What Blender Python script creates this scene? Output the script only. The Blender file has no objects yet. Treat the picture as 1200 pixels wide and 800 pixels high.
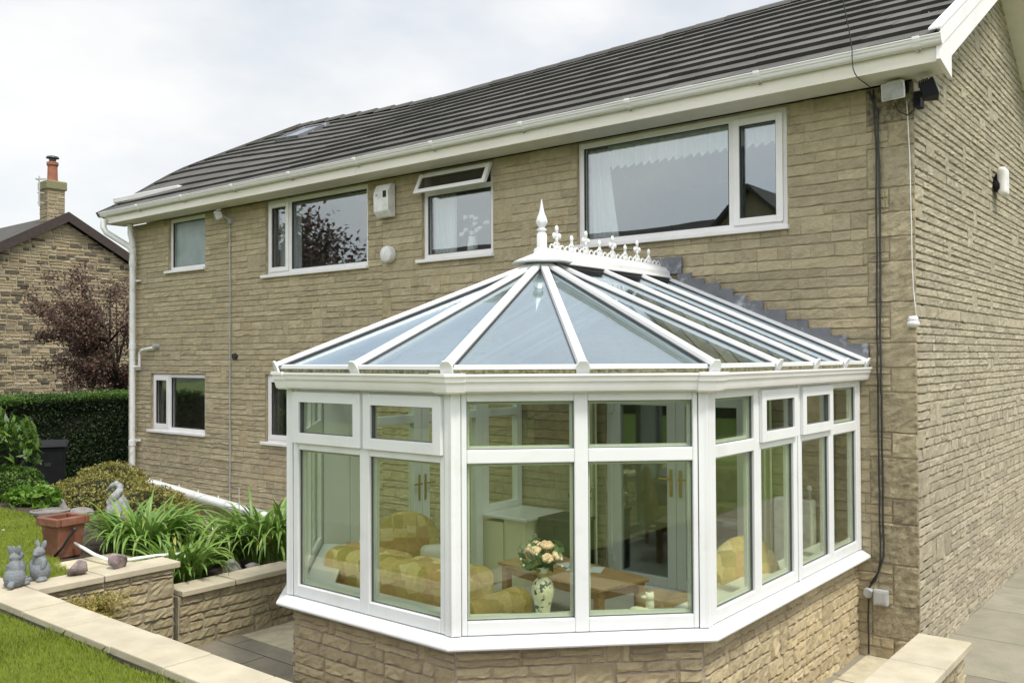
import bpy, bmesh, math, random
import numpy as np
from math import sin, cos, pi, radians, sqrt, tan, atan2
from mathutils import Vector, Matrix
random.seed(7); RNG = np.random.default_rng(11)
SC = bpy.context.scene; COL = SC.collection
V = Vector

# ------------------------------------------------------------------ materials
def nodes(name):
    m = bpy.data.materials.new(name); m.use_nodes = True
    nt = m.node_tree; nt.nodes.clear()
    return m, nt, nt.nodes, nt.links
def ramp(N, pts):
    r = N.new('ShaderNodeValToRGB'); e = r.color_ramp.elements
    while len(e) < len(pts): e.new(0.5)
    for i, (p, c) in enumerate(pts):
        e[i].position = p; e[i].color = (*c, 1) if len(c) == 3 else c
    return r
def mat(name, col, rough=0.6, metal=0.0, var=0.0, vscale=8.0, bump=0.0, bscale=60.0, col2=None, spec=0.5, dirt=None, dscale=2.0, dth=(0.5, 0.75), coord='Object', stretch=None):
    """principled with noise variation, optional dirt blotches and fine bump"""
    m, nt, N, L = nodes(name)
    out = N.new('ShaderNodeOutputMaterial'); b = N.new('ShaderNodeBsdfPrincipled')
    L.new(b.outputs[0], out.inputs[0])
    b.inputs['Roughness'].default_value = rough; b.inputs['Metallic'].default_value = metal
    b.inputs['Specular IOR Level'].default_value = spec
    tc = N.new('ShaderNodeTexCoord'); src = tc.outputs[coord]
    if stretch:
        mp = N.new('ShaderNodeMapping'); mp.inputs['Scale'].default_value = stretch
        L.new(src, mp.inputs[0]); src = mp.outputs[0]
    c2 = col2 if col2 else tuple(max(0, x * (1 - var)) for x in col)
    c1 = col if col2 else tuple(min(1, x * (1 + var * .6)) for x in col)
    n = N.new('ShaderNodeTexNoise'); n.inputs['Scale'].default_value = vscale; n.inputs['Detail'].default_value = 6
    L.new(src, n.inputs['Vector'])
    r = ramp(N, [(0.3, c1), (0.7, c2)]); L.new(n.outputs[0], r.inputs[0])
    last = r.outputs[0]
    if dirt:
        n2 = N.new('ShaderNodeTexNoise'); n2.inputs['Scale'].default_value = dscale; n2.inputs['Detail'].default_value = 8
        n2.inputs['Roughness'].default_value = .65
        L.new(src, n2.inputs['Vector'])
        r2 = ramp(N, [(dth[0], (0, 0, 0)), (dth[1], (1, 1, 1))]); L.new(n2.outputs[0], r2.inputs[0])
        mx = N.new('ShaderNodeMix'); mx.data_type = 'RGBA'
        L.new(r2.outputs[0], mx.inputs[0]); L.new(last, mx.inputs[6]); mx.inputs[7].default_value = (*dirt, 1)
        last = mx.outputs[2]
    L.new(last, b.inputs['Base Color'])
    if bump:
        n3 = N.new('ShaderNodeTexNoise'); n3.inputs['Scale'].default_value = bscale; n3.inputs['Detail'].default_value = 5
        L.new(src, n3.inputs['Vector'])
        bp = N.new('ShaderNodeBump'); bp.inputs['Strength'].default_value = bump; bp.inputs['Distance'].default_value = .01
        L.new(n3.outputs[0], bp.inputs['Height']); L.new(bp.outputs[0], b.inputs['Normal'])
    return m
def stone_mat(name, cols, stain=(.035, .032, .025), moss=(.10, .11, .03), grain=1.0, mossth=(.62, .8)):
    """stone: colour attribute Col: r picks the tone, g brightness, b stain amount"""
    m, nt, N, L = nodes(name)
    out = N.new('ShaderNodeOutputMaterial'); b = N.new('ShaderNodeBsdfPrincipled'); L.new(b.outputs[0], out.inputs[0])
    b.inputs['Roughness'].default_value = .9; b.inputs['Specular IOR Level'].default_value = .25
    at = N.new('ShaderNodeAttribute'); at.attribute_name = 'Col'
    sp = N.new('ShaderNodeSeparateColor'); L.new(at.outputs['Color'], sp.inputs[0])
    k = len(cols); r = ramp(N, [(i / (k - 1), c) for i, c in enumerate(cols)]); L.new(sp.outputs[0], r.inputs[0])
    tc = N.new('ShaderNodeTexCoord')
    n = N.new('ShaderNodeTexNoise'); n.inputs['Scale'].default_value = 9; n.inputs['Detail'].default_value = 9; n.inputs['Roughness'].default_value = .7
    L.new(tc.outputs['Object'], n.inputs['Vector'])
    mr = N.new('ShaderNodeMapRange'); mr.inputs[1].default_value = .25; mr.inputs[2].default_value = .75; mr.inputs[3].default_value = .78; mr.inputs[4].default_value = 1.2
    L.new(n.outputs[0], mr.inputs[0])
    br = N.new('ShaderNodeMapRange'); br.inputs[3].default_value = .88; br.inputs[4].default_value = 1.12; L.new(sp.outputs[1], br.inputs[0])
    mu = N.new('ShaderNodeMath'); mu.operation = 'MULTIPLY'; L.new(mr.outputs[0], mu.inputs[0]); L.new(br.outputs[0], mu.inputs[1])
    vm = N.new('ShaderNodeVectorMath'); vm.operation = 'SCALE'; L.new(r.outputs[0], vm.inputs[0]); L.new(mu.outputs[0], vm.inputs['Scale'])
    # moss / algae
    n4 = N.new('ShaderNodeTexNoise'); n4.inputs['Scale'].default_value = 1.7; n4.inputs['Detail'].default_value = 9; n4.inputs['Roughness'].default_value = .7
    L.new(tc.outputs['Object'], n4.inputs['Vector'])
    r4 = ramp(N, [(mossth[0], (0, 0, 0)), (mossth[1], (.55, .55, .55))]); L.new(n4.outputs[0], r4.inputs[0])
    m4 = N.new('ShaderNodeMix'); m4.data_type = 'RGBA'; L.new(r4.outputs[0], m4.inputs[0]); L.new(vm.outputs[0], m4.inputs[6]); m4.inputs[7].default_value = (*moss, 1)
    # stain driven by attribute x noise
    n5 = N.new('ShaderNodeTexNoise'); n5.inputs['Scale'].default_value = 22; n5.inputs['Detail'].default_value = 8; n5.inputs['Roughness'].default_value = .75
    L.new(tc.outputs['Object'], n5.inputs['Vector'])
    ad = N.new('ShaderNodeMath'); ad.operation = 'ADD'; L.new(n5.outputs[0], ad.inputs[0]); L.new(sp.outputs[2], ad.inputs[1])
    r5 = ramp(N, [(.66, (0, 0, 0)), (1.0, (.85, .85, .85))]); L.new(ad.outputs[0], r5.inputs[0])
    m5 = N.new('ShaderNodeMix'); m5.data_type = 'RGBA'; L.new(r5.outputs[0], m5.inputs[0]); L.new(m4.outputs[2], m5.inputs[6]); m5.inputs[7].default_value = (*stain, 1)
    L.new(m5.outputs[2], b.inputs['Base Color'])
    n3 = N.new('ShaderNodeTexNoise'); n3.inputs['Scale'].default_value = 38; n3.inputs['Detail'].default_value = 9; n3.inputs['Roughness'].default_value = .75
    L.new(tc.outputs['Object'], n3.inputs['Vector'])
    bp = N.new('ShaderNodeBump'); bp.inputs['Strength'].default_value = 1.0; bp.inputs['Distance'].default_value = .022 * grain
    L.new(n3.outputs[0], bp.inputs['Height']); L.new(bp.outputs[0], b.inputs['Normal'])
    return m
def leaf_mat(name, cols, rough=.55, trans=.3, spec=.4):
    m, nt, N, L = nodes(name)
    out = N.new('ShaderNodeOutputMaterial'); b = N.new('ShaderNodeBsdfPrincipled')
    b.inputs['Roughness'].default_value = rough; b.inputs['Specular IOR Level'].default_value = spec
    at = N.new('ShaderNodeAttribute'); at.attribute_name = 'Col'
    sp = N.new('ShaderNodeSeparateColor'); L.new(at.outputs['Color'], sp.inputs[0])
    k = len(cols); r = ramp(N, [(i / (k - 1), c) for i, c in enumerate(cols)]); L.new(sp.outputs[0], r.inputs[0])
    L.new(r.outputs[0], b.inputs['Base Color'])
    t = N.new('ShaderNodeBsdfTranslucent'); L.new(r.outputs[0], t.inputs[0])
    mx = N.new('ShaderNodeMixShader'); mx.inputs[0].default_value = trans
    L.new(b.outputs[0], mx.inputs[1]); L.new(t.outputs[0], mx.inputs[2]); L.new(mx.outputs[0], out.inputs[0])
    return m
def glass_mat(name, tint=(.85, .92, .88), r0=.08, rough=0.0, refl=(1, 1, 1), wav=.0015, wscale=1.2):
    m, nt, N, L = nodes(name)
    out = N.new('ShaderNodeOutputMaterial')
    lw = N.new('ShaderNodeLayerWeight'); lw.inputs['Blend'].default_value = .5
    pw = N.new('ShaderNodeMath'); pw.operation = 'POWER'; pw.inputs[1].default_value = 5; L.new(lw.outputs['Facing'], pw.inputs[0])
    ma = N.new('ShaderNodeMath'); ma.operation = 'MULTIPLY_ADD'; ma.inputs[1].default_value = 1 - r0; ma.inputs[2].default_value = r0
    L.new(pw.outputs[0], ma.inputs[0])
    tr = N.new('ShaderNodeBsdfTransparent'); tr.inputs[0].default_value = (*tint, 1)
    gl = N.new('ShaderNodeBsdfGlossy'); gl.inputs['Roughness'].default_value = rough; gl.inputs['Color'].default_value = (*refl, 1)
    tc = N.new('ShaderNodeTexCoord'); n = N.new('ShaderNodeTexNoise'); n.inputs['Scale'].default_value = wscale; n.inputs['Detail'].default_value = 1
    L.new(tc.outputs['Object'], n.inputs['Vector'])
    bp = N.new('ShaderNodeBump'); bp.inputs['Strength'].default_value = 1; bp.inputs['Distance'].default_value = wav
    L.new(n.outputs[0], bp.inputs['Height']); L.new(bp.outputs[0], gl.inputs['Normal'])
    mx = N.new('ShaderNodeMixShader'); L.new(ma.outputs[0], mx.inputs[0]); L.new(tr.outputs[0], mx.inputs[1]); L.new(gl.outputs[0], mx.inputs[2])
    L.new(mx.outputs[0], out.inputs[0])
    return m
def slab_mat(name, c1, c2, rough=.85, sx=.9, sy=.6, joint=(.05, .05, .045), off=.5, dirt=(.08, .08, .07)):
    """paving flags: brick texture over world XY with blotchy dirt"""
    m, nt, N, L = nodes(name)
    out = N.new('ShaderNodeOutputMaterial'); b = N.new('ShaderNodeBsdfPrincipled'); L.new(b.outputs[0], out.inputs[0])
    b.inputs['Roughness'].default_value = rough
    tc = N.new('ShaderNodeTexCoord')
    br = N.new('ShaderNodeTexBrick'); br.offset = off; br.inputs['Scale'].default_value = 1
    br.inputs['Brick Width'].default_value = sx; br.inputs['Row Height'].default_value = sy
    br.inputs['Mortar Size'].default_value = .007; br.inputs['Mortar Smooth'].default_value = .3
    br.inputs['Color1'].default_value = (*c1, 1); br.inputs['Color2'].default_value = (*c2, 1); br.inputs['Mortar'].default_value = (*joint, 1)
    mp = N.new('ShaderNodeMapping'); mp.inputs['Rotation'].default_value = (0, 0, 0); L.new(tc.outputs['Object'], mp.inputs[0]); L.new(mp.outputs[0], br.inputs['Vector'])
    n = N.new('ShaderNodeTexNoise'); n.inputs['Scale'].default_value = 2.2; n.inputs['Detail'].default_value = 10; n.inputs['Roughness'].default_value = .7
    L.new(tc.outputs['Object'], n.inputs['Vector'])
    r = ramp(N, [(.42, (0, 0, 0)), (.72, (.75, .75, .75))]); L.new(n.outputs[0], r.inputs[0])
    mx = N.new('ShaderNodeMix'); mx.data_type = 'RGBA'; L.new(r.outputs[0], mx.inputs[0]); L.new(br.outputs[0], mx.inputs[6]); mx.inputs[7].default_value = (*dirt, 1)
    L.new(mx.outputs[2], b.inputs['Base Color'])
    n3 = N.new('ShaderNodeTexNoise'); n3.inputs['Scale'].default_value = 50; n3.inputs['Detail'].default_value = 6; L.new(tc.outputs['Object'], n3.inputs['Vector'])
    sb = N.new('ShaderNodeMath'); sb.operation = 'SUBTRACT'; L.new(n3.outputs[0], sb.inputs[0]); L.new(br.outputs['Fac'], sb.inputs[1])
    bp = N.new('ShaderNodeBump'); bp.inputs['Strength'].default_value = .5; bp.inputs['Distance'].default_value = .008
    L.new(sb.outputs[0], bp.inputs['Height']); L.new(bp.outputs[0], b.inputs['Normal'])
    return m
def patch_mat(name):
    """patchwork upholstery"""
    m, nt, N, L = nodes(name)
    out = N.new('ShaderNodeOutputMaterial'); b = N.new('ShaderNodeBsdfPrincipled'); L.new(b.outputs[0], out.inputs[0]); b.inputs['Roughness'].default_value = .9
    tc = N.new('ShaderNodeTexCoord'); mp = N.new('ShaderNodeMapping'); mp.inputs['Rotation'].default_value = (.2, .3, .5); mp.inputs['Scale'].default_value = (1, 1, 1)
    L.new(tc.outputs['Object'], mp.inputs[0])
    vo = N.new('ShaderNodeTexVoronoi'); vo.distance = 'CHEBYCHEV'; vo.inputs['Scale'].default_value = 9.5; vo.inputs['Randomness'].default_value = .35
    L.new(mp.outputs[0], vo.inputs['Vector'])
    sp = N.new('ShaderNodeSeparateColor'); L.new(vo.outputs['Color'], sp.inputs[0])
    r = ramp(N, [(0, (.60, .44, .17)), (.28, (.70, .55, .24)), (.48, (.44, .34, .10)), (.62, (.74, .60, .32)), (.82, (.56, .36, .16)), (1, (.48, .40, .14))]); r.color_ramp.interpolation = 'CONSTANT'
    L.new(sp.outputs[0], r.inputs[0])
    n = N.new('ShaderNodeTexNoise'); n.inputs['Scale'].default_value = 30; n.inputs['Detail'].default_value = 4; L.new(mp.outputs[0], n.inputs['Vector'])
    mr = N.new('ShaderNodeMapRange'); mr.inputs[3].default_value = .75; mr.inputs[4].default_value = 1.2; L.new(n.outputs[0], mr.inputs[0])
    vm = N.new('ShaderNodeVectorMath'); vm.operation = 'SCALE'; L.new(r.outputs[0], vm.inputs[0]); L.new(mr.outputs[0], vm.inputs['Scale'])
    L.new(vm.outputs[0], b.inputs['Base Color'])
    bp = N.new('ShaderNodeBump'); bp.inputs['Strength'].default_value = .5; bp.inputs['Distance'].default_value = .02; L.new(vo.outputs['Distance'], bp.inputs['Height']); L.new(bp.outputs[0], b.inputs['Normal'])
    return m

M = {}
M['stone'] = stone_mat('house_stone', [(.435, .37, .24), (.47, .40, .262), (.445, .38, .25), (.485, .415, .27), (.425, .365, .245), (.475, .39, .24)], mossth=(.66, .9))
M['gable'] = stone_mat('gable_stone', [(.38, .34, .25), (.415, .37, .27), (.395, .35, .255), (.43, .385, .28), (.37, .33, .245)], mossth=(.68, .9), grain=.9)
M['base'] = stone_mat('conservatory_stone', [(.45, .365, .215), (.40, .33, .20), (.47, .39, .24), (.43, .355, .22), (.49, .41, .25), (.40, .32, .20)], grain=.5)
M['garden'] = stone_mat('garden_stone', [(.40, .34, .22), (.36, .31, .20), (.44, .375, .25), (.34, .28, .18), (.42, .355, .225)], grain=.55, moss=(.07, .08, .025), mossth=(.5, .75))
M['old'] = stone_mat('old_stone', [(.29, .24, .155), (.24, .20, .13), (.32, .265, .18), (.10, .085, .065), (.28, .23, .145), (.18, .145, .105), (.33, .28, .19)], mossth=(.7, .9))
M['mortar'] = mat('mortar', (.42, .355, .235), .95, var=.3, bump=.5)
M['mortar_pink'] = mat('mortar_pale', (.42, .34, .28), .95, var=.3, bump=.5)
M['mortar_dark'] = mat('mortar_dark', (.34, .30, .22), .95, var=.3, bump=.5)
M['upvc'] = mat('white_upvc', (.73, .745, .745), .28, var=.04, vscale=3, dirt=(.62, .62, .56), dscale=3.5, dth=(.55, .85))
M['upvc_house'] = mat('white_upvc_house', (.80, .785, .775), .35, var=.05, vscale=3, dirt=(.70, .68, .63), dscale=2.5, dth=(.5, .85))
M['cream'] = mat('cream_upvc', (.78, .74, .66), .4, var=.06, vscale=2, dirt=(.60, .57, .44), dscale=1.5, dth=(.5, .85), stretch=(.5, 3, 6))
M['soffit'] = mat('soffit', (.78, .75, .71), .5, var=.06)
M['gutter_upvc'] = mat('gutter_upvc', (.80, .785, .775), .35, var=.05, vscale=4, dirt=(.66, .65, .57), dscale=4, dth=(.55, .8), stretch=(.4, 3, 6))
M['moss'] = mat('moss_edge', (.30, .29, .16), .95, var=.5, vscale=40, bump=1, bscale=80, col2=(.09, .085, .04))
M['gasket'] = mat('gasket', (.03, .03, .032), .5, bump=.2)
M['tile'] = None
M['gasket_grey'] = mat('gasket_grey', (.10, .105, .105), .5)
M['lead'] = mat('lead_flashing', (.16, .165, .18), .5, metal=.3, var=.25, vscale=5, dirt=(.42, .43, .46), dscale=9, dth=(.55, .7), bump=.4, bscale=25)
M['glass'] = glass_mat('window_glass', (.88, .91, .91), .15, refl=(.92, .97, 1.0), wav=.0012)
M['glass_cons'] = glass_mat('conservatory_glass', (.915, .95, .865), .06, wav=.0008)
M['glass_roof'] = glass_mat('roof_glass', (.88, .93, .95), .42, refl=(.82, .93, 1.0), wav=.0006)
M['frost'] = mat('obscured_glass', (.20, .27, .25), .18, var=.25, vscale=4, bump=.4, bscale=40, spec=.8)
M['dark_glass'] = glass_mat('dark_pane', (.5, .5, .5), .1)
M['coping'] = mat('coping_stone', (.47, .42, .315), .8, var=.16, vscale=5, bump=.35, bscale=120, dirt=(.36, .325, .21), dscale=3, dth=(.52, .85))
M['black'] = mat('black_plastic', (.010, .011, .013), .65, var=.3, bump=.1, spec=.2)
M['black_cable'] = mat('black_cable', (.025, .027, .027), .5, var=.2)
M['grey_plastic'] = mat('grey_plastic', (.42, .43, .43), .5, var=.15, dirt=(.25, .25, .22), dscale=12)
M['white_plastic'] = mat('white_plastic', (.74, .74, .72), .4, var=.06, dirt=(.5, .5, .44), dscale=9)
M['pvc_pipe'] = mat('white_pipe', (.78, .79, .78), .35, var=.05, dirt=(.48, .49, .42), dscale=6, dth=(.52, .75))
M['terra'] = mat('terracotta', (.18, .07, .042), .65, var=.2, vscale=10, dirt=(.30, .15, .10), dscale=7, bump=.15)
M['claypot'] = mat('chimney_clay', (.27, .105, .06), .8, var=.25, vscale=6, bump=.2)
M['statue'] = mat('grey_cast_stone', (.17, .19, .21), .85, var=.3, vscale=14, bump=.6, bscale=70, dirt=(.32, .33, .34), dscale=14, dth=(.5, .75))
M['statue_pale'] = mat('pale_cast_stone', (.33, .34, .35), .85, var=.4, vscale=20, bump=.8, bscale=60, dirt=(.16, .17, .17), dscale=16, dth=(.52, .7))
M['rock'] = mat('rock', (.2, .19, .18), .85, var=.5, vscale=9, bump=1, bscale=30, dirt=(.34, .3, .24), dscale=8)
M['rock_pink'] = mat('rock_pink', (.25, .19, .19), .8, var=.4, vscale=12, bump=1, bscale=35, dirt=(.08, .08, .07), dscale=10, dth=(.5, .62))
M['soil'] = mat('soil', (.06, .045, .03), .95, var=.5, vscale=14, bump=1.5, bscale=40)
M['bark'] = mat('bark', (.07, .055, .045), .9, var=.4, bump=1, bscale=40)
M['bargeboard_dark'] = mat('dark_board', (.035, .022, .018), .6, var=.3)
M['wood'] = mat('table_wood', (.52, .33, .15), .4, var=.25, vscale=6, stretch=(1, 12, 12))
M['cane'] = mat('cane', (.5, .36, .16), .5, var=.3, vscale=30)
M['patch'] = patch_mat('patchwork_fabric')
M['cream_fabric'] = mat('cream_fabric', (.72, .69, .6), .9, var=.1, bump=.3)
M['tan_fabric'] = mat('tan_fabric', (.55, .38, .2), .9, var=.25, vscale=9, bump=.4, bscale=20)
M['curtain_white'] = mat('net_curtain', (.82, .82, .82), .9, var=.05)
M['curtain_green'] = mat('cream_curtain', (.6, .6, .42), .9, var=.1)
M['floor_in'] = slab_mat('indoor_tiles', (.58, .56, .50), (.54, .52, .47), .35, .45, .45, (.4, .39, .35), 0, (.5, .48, .42))
M['room'] = mat('room_wall', (.42, .41, .36), .9, var=.05)
M['room_cream'] = mat('cream_paint', (.74, .72, .50), .8, var=.04)
M['brass'] = mat('brass', (.65, .44, .14), .3, metal=.9, var=.1)
M['patio'] = slab_mat('patio_flags', (.23, .205, .155), (.28, .255, .195), .85, .95, .62, (.05, .055, .035), .5, (.13, .12, .085))
M['patio_r'] = slab_mat('side_flags', (.27, .25, .185), (.32, .30, .23), .85, 1.15, 1.05, (.11, .10, .07), .3, (.17, .165, .12))
M['step'] = mat('step_slab', (.50, .45, .32), .85, var=.2, bump=.4, dirt=(.3, .27, .18), dscale=3)
M['lawn_base'] = mat('lawn_ground', (.10, .145, .03), .95, var=.4, vscale=3, bump=1, bscale=90, col2=(.145, .19, .045))
M['field'] = mat('field', (.06, .08, .03), .95, var=.4, vscale=.4, bump=1, bscale=30)
M['grass'] = leaf_mat('grass_blades', [(.18, .24, .03), (.27, .34, .045), (.35, .42, .06), (.23, .30, .045), (.36, .36, .12)], trans=.35)
M['lily'] = leaf_mat('lily_leaves', [(.07, .16, .03), (.14, .27, .045), (.22, .35, .07), (.11, .21, .04), (.38, .38, .10)], rough=.4, trans=.25, spec=.5)
M['azalea'] = leaf_mat('azalea_leaves', [(.10, .13, .03), (.22, .21, .05), (.34, .29, .08), (.17, .20, .05), (.28, .21, .08)], trans=.2)
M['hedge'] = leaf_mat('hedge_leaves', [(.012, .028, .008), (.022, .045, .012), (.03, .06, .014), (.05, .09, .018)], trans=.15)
M['hedge_top'] = leaf_mat('hedge_top_leaves', [(.03, .07, .012), (.06, .13, .02), (.10, .19, .03), (.14, .22, .04)], trans=.3)  # lighter greens: light falling on the hedge top put into the colour
M['purple'] = leaf_mat('copper_leaves', [(.06, .032, .03), (.10, .05, .045), (.15, .08, .065), (.08, .07, .04), (.20, .12, .095)], trans=.25)
M['rhodo'] = leaf_mat('rhododendron_leaves', [(.02, .05, .012), (.05, .11, .018), (.10, .18, .03), (.16, .26, .04)], trans=.25, rough=.4)
M['bright'] = leaf_mat('hosta_leaves', [(.07, .16, .02), (.13, .26, .03), (.18, .30, .05)], trans=.3)
M['fern'] = leaf_mat('dry_fern', [(.42, .31, .09), (.52, .40, .13), (.32, .32, .09), (.22, .26, .06)], trans=.3)
M['tree_leaf'] = leaf_mat('tree_leaves', [(.02, .045, .012), (.04, .08, .018), (.07, .12, .03)], trans=.25)
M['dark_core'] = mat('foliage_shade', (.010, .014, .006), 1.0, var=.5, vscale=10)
M['rose'] = mat('rose_petals', (.92, .56, .42), .7, var=.15, vscale=20, col2=(.94, .74, .62))
M['pink'] = mat('pink_petals', (.65, .28, .32), .7, var=.3, vscale=20)
M['white_petal'] = mat('white_petals', (.85, .85, .8), .7, var=.05)
M['green_stem'] = mat('stems', (.08, .15, .05), .6, var=.3)
M['vase'] = mat('vase_glaze', (.78, .74, .58), .2, var=.05, dirt=(.10, .12, .13), dscale=24, dth=(.53, .57))
M['dark_wood'] = mat('dark_cabinet', (.035, .035, .025), .5, var=.3)
M['paper'] = mat('paper', (.75, .76, .78), .7)
M['far_roof'] = mat('distant_roof', (.055, .05, .045), .8, var=.3, vscale=3)
M['slate_blue'] = mat('blue_label', (.3, .4, .55), .5)
def tile_mat():
    m, nt, N, L = nodes('roof_tile')
    out = N.new('ShaderNodeOutputMaterial'); b = N.new('ShaderNodeBsdfPrincipled'); L.new(b.outputs[0], out.inputs[0])
    b.inputs['Roughness'].default_value = .8
    at = N.new('ShaderNodeAttribute'); at.attribute_name = 'Col'
    sp = N.new('ShaderNodeSeparateColor'); L.new(at.outputs['Color'], sp.inputs[0])
    r = ramp(N, [(0, (.062, .060, .054)), (.5, (.080, .077, .070)), (1, (.100, .096, .087))]); L.new(sp.outputs[0], r.inputs[0])
    tc = N.new('ShaderNodeTexCoord'); n = N.new('ShaderNodeTexNoise'); n.inputs['Scale'].default_value = 9; n.inputs['Detail'].default_value = 9; n.inputs['Roughness'].default_value = .75
    L.new(tc.outputs['Object'], n.inputs['Vector'])
    r2 = ramp(N, [(.58, (0, 0, 0)), (.72, (.7, .7, .7))]); L.new(n.outputs[0], r2.inputs[0])
    mx = N.new('ShaderNodeMix'); mx.data_type = 'RGBA'; L.new(r2.outputs[0], mx.inputs[0]); L.new(r.outputs[0], mx.inputs[6]); mx.inputs[7].default_value = (.19, .18, .15, 1)
    m2 = N.new('ShaderNodeMix'); m2.data_type = 'RGBA'; L.new(sp.outputs[1], m2.inputs[0]); L.new(mx.outputs[2], m2.inputs[6]); m2.inputs[7].default_value = (.012, .012, .010, 1)  # green channel darkens tile edges: shadow and moss put into the colour
    L.new(m2.outputs[2], b.inputs['Base Color'])
    n3 = N.new('ShaderNodeTexNoise'); n3.inputs['Scale'].default_value = 90; L.new(tc.outputs['Object'], n3.inputs['Vector'])
    bp = N.new('ShaderNodeBump'); bp.inputs['Strength'].default_value = .5; bp.inputs['Distance'].default_value = .006; L.new(n3.outputs[0], bp.inputs['Height']); L.new(bp.outputs[0], b.inputs['Normal'])
    return m
M['tile'] = tile_mat()

# ------------------------------------------------------------------ object helpers
ORG = {}
def tag(o, label=None, cat=None, group=None, kind=None):
    if label: o['label'] = label
    if cat: o['category'] = cat
    if group: o['group'] = group
    if kind: o['kind'] = kind
    return o
def thing(name, label, cat, loc=(0, 0, 0), group=None):
    o = bpy.data.objects.new(name, None); COL.objects.link(o); o.empty_display_size = .2
    o.location = loc; ORG[o.name] = V(loc)
    return tag(o, label, cat, group)
def link(name, me, parent=None, org=None):
    o = bpy.data.objects.new(name, me); COL.objects.link(o)
    if parent is not None:
        o.parent = parent; base = ORG[parent.name]; ORG[o.name] = base
    else:
        base = V(org) if org is not None else V((0, 0, 0)); o.location = base; ORG[o.name] = base
    if base.length > 0: me.transform(Matrix.Translation(-base))
    return o
class MB:
    def __init__(s): s.v = []; s.f = []; s.m = []; s.c = []; s.mats = []; s.curc = (0.5, 0.5, 0.0)
    def mi(s, m):
        if m not in s.mats: s.mats.append(m)
        return s.mats.index(m)
    def add(s, vs, fs, m, c=None):
        b = len(s.v); k = s.mi(m); s.v.extend([tuple(p) for p in vs]); s.c.extend([c or s.curc] * len(vs))
        for f in fs: s.f.append(tuple(b + i for i in f)); s.m.append(k)
    def box(s, a, b, m, c=None):
        x0, y0, z0 = [min(p, q) for p, q in zip(a, b)]; x1, y1, z1 = [max(p, q) for p, q in zip(a, b)]
        s.add([(x0, y0, z0), (x1, y0, z0), (x1, y1, z0), (x0, y1, z0), (x0, y0, z1), (x1, y0, z1), (x1, y1, z1), (x0, y1, z1)],
              [(0, 3, 2, 1), (4, 5, 6, 7), (0, 1, 5, 4), (1, 2, 6, 5), (2, 3, 7, 6), (3, 0, 4, 7)], m, c)
    def fbox(s, F, u0, u1, n0, n1, z0, z1, m, c=None):
        """box in a wall frame F=(origin, u, n)"""
        P = lambda u, n, z: F[0] + F[1] * u + F[2] * n + V((0, 0, z))
        vs = [P(u0, n0, z0), P(u1, n0, z0), P(u1, n1, z0), P(u0, n1, z0), P(u0, n0, z1), P(u1, n0, z1), P(u1, n1, z1), P(u0, n1, z1)]
        fs = [(0, 3, 2, 1), (4, 5, 6, 7), (0, 1, 5, 4), (1, 2, 6, 5), (2, 3, 7, 6), (3, 0, 4, 7)]
        s.add(vs, fs, m, c)
    def bar(s, a, b, w, h, m, up=V((0, 0, 1)), off=0.0, c=None, w2=None):
        """rectangular bar from a to b: width w across, from off to off+h along 'up'"""
        a, b = V(a), V(b); d = (b - a).normalized(); sx = d.cross(up).normalized(); u = sx.cross(d).normalized()
        w2 = w if w2 is None else w2
        vs = []
        for p in (a, b):
            vs += [p - sx * w / 2 + u * off, p + sx * w / 2 + u * off, p + sx * w2 / 2 + u * (off + h), p - sx * w2 / 2 + u * (off + h)]
        s.add(vs, [(0, 1, 2, 3), (7, 6, 5, 4), (0, 4, 5, 1), (1, 5, 6, 2), (2, 6, 7, 3), (3, 7, 4, 0)], m, c)
    def tube(s, pts, r, m, n=8, caps=True, c=None):
        pts = [V(p) for p in pts]; rs = r if isinstance(r, (list, tuple)) else [r] * len(pts)
        vs = []; fs = []; prev = None
        for i, p in enumerate(pts):
            d = (pts[min(i + 1, len(pts) - 1)] - pts[max(i - 1, 0)]).normalized()
            if prev is None:
                a = d.orthogonal().normalized()
            else:
                a = (prev - d * prev.dot(d)).normalized()
            prev = a; b = d.cross(a)
            for k in range(n):
                t = 2 * pi * k / n; vs.append(p + (a * cos(t) + b * sin(t)) * rs[i])
        for i in range(len(pts) - 1):
            for k in range(n):
                k2 = (k + 1) % n; fs.append((i * n + k, i * n + k2, (i + 1) * n + k2, (i + 1) * n + k))
        if caps: fs.append(tuple(range(n))[::-1]); fs.append(tuple((len(pts) - 1) * n + k for k in range(n)))
        s.add(vs, fs, m, c)
    def lathe(s, prof, cen, m, n=16, axis=V((0, 0, 1)), c=None, sq=1.0):
        cen = V(cen); ax = V(axis).normalized(); a = ax.orthogonal().normalized(); b = ax.cross(a)
        if abs(ax.z) > .99: a, b = V((1, 0, 0)), V((0, 1, 0))
        vs = []; fs = []
        for (r, z) in prof:
            for k in range(n):
                t = 2 * pi * (k + .5) / n; vs.append(cen + ax * z + (a * cos(t) + b * sin(t) * sq) * max(r, 1e-4))
        for i in range(len(prof) - 1):
            for k in range(n):
                k2 = (k + 1) % n; fs.append((i * n + k, i * n + k2, (i + 1) * n + k2, (i + 1) * n + k))
        fs.append(tuple(range(n))[::-1]); fs.append(tuple((len(prof) - 1) * n + k for k in range(n)))
        s.add(vs, fs, m, c)
    def prism(s, poly, z0, z1, m, c=None):
        n = len(poly); vs = [(p[0], p[1], z0) for p in poly] + [(p[0], p[1], z1) for p in poly]
        s.add(vs, [tuple(range(n))[::-1], tuple(range(n, 2 * n))] + [(i, (i + 1) % n, n + (i + 1) % n, n + i) for i in range(n)], m, c)
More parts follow.
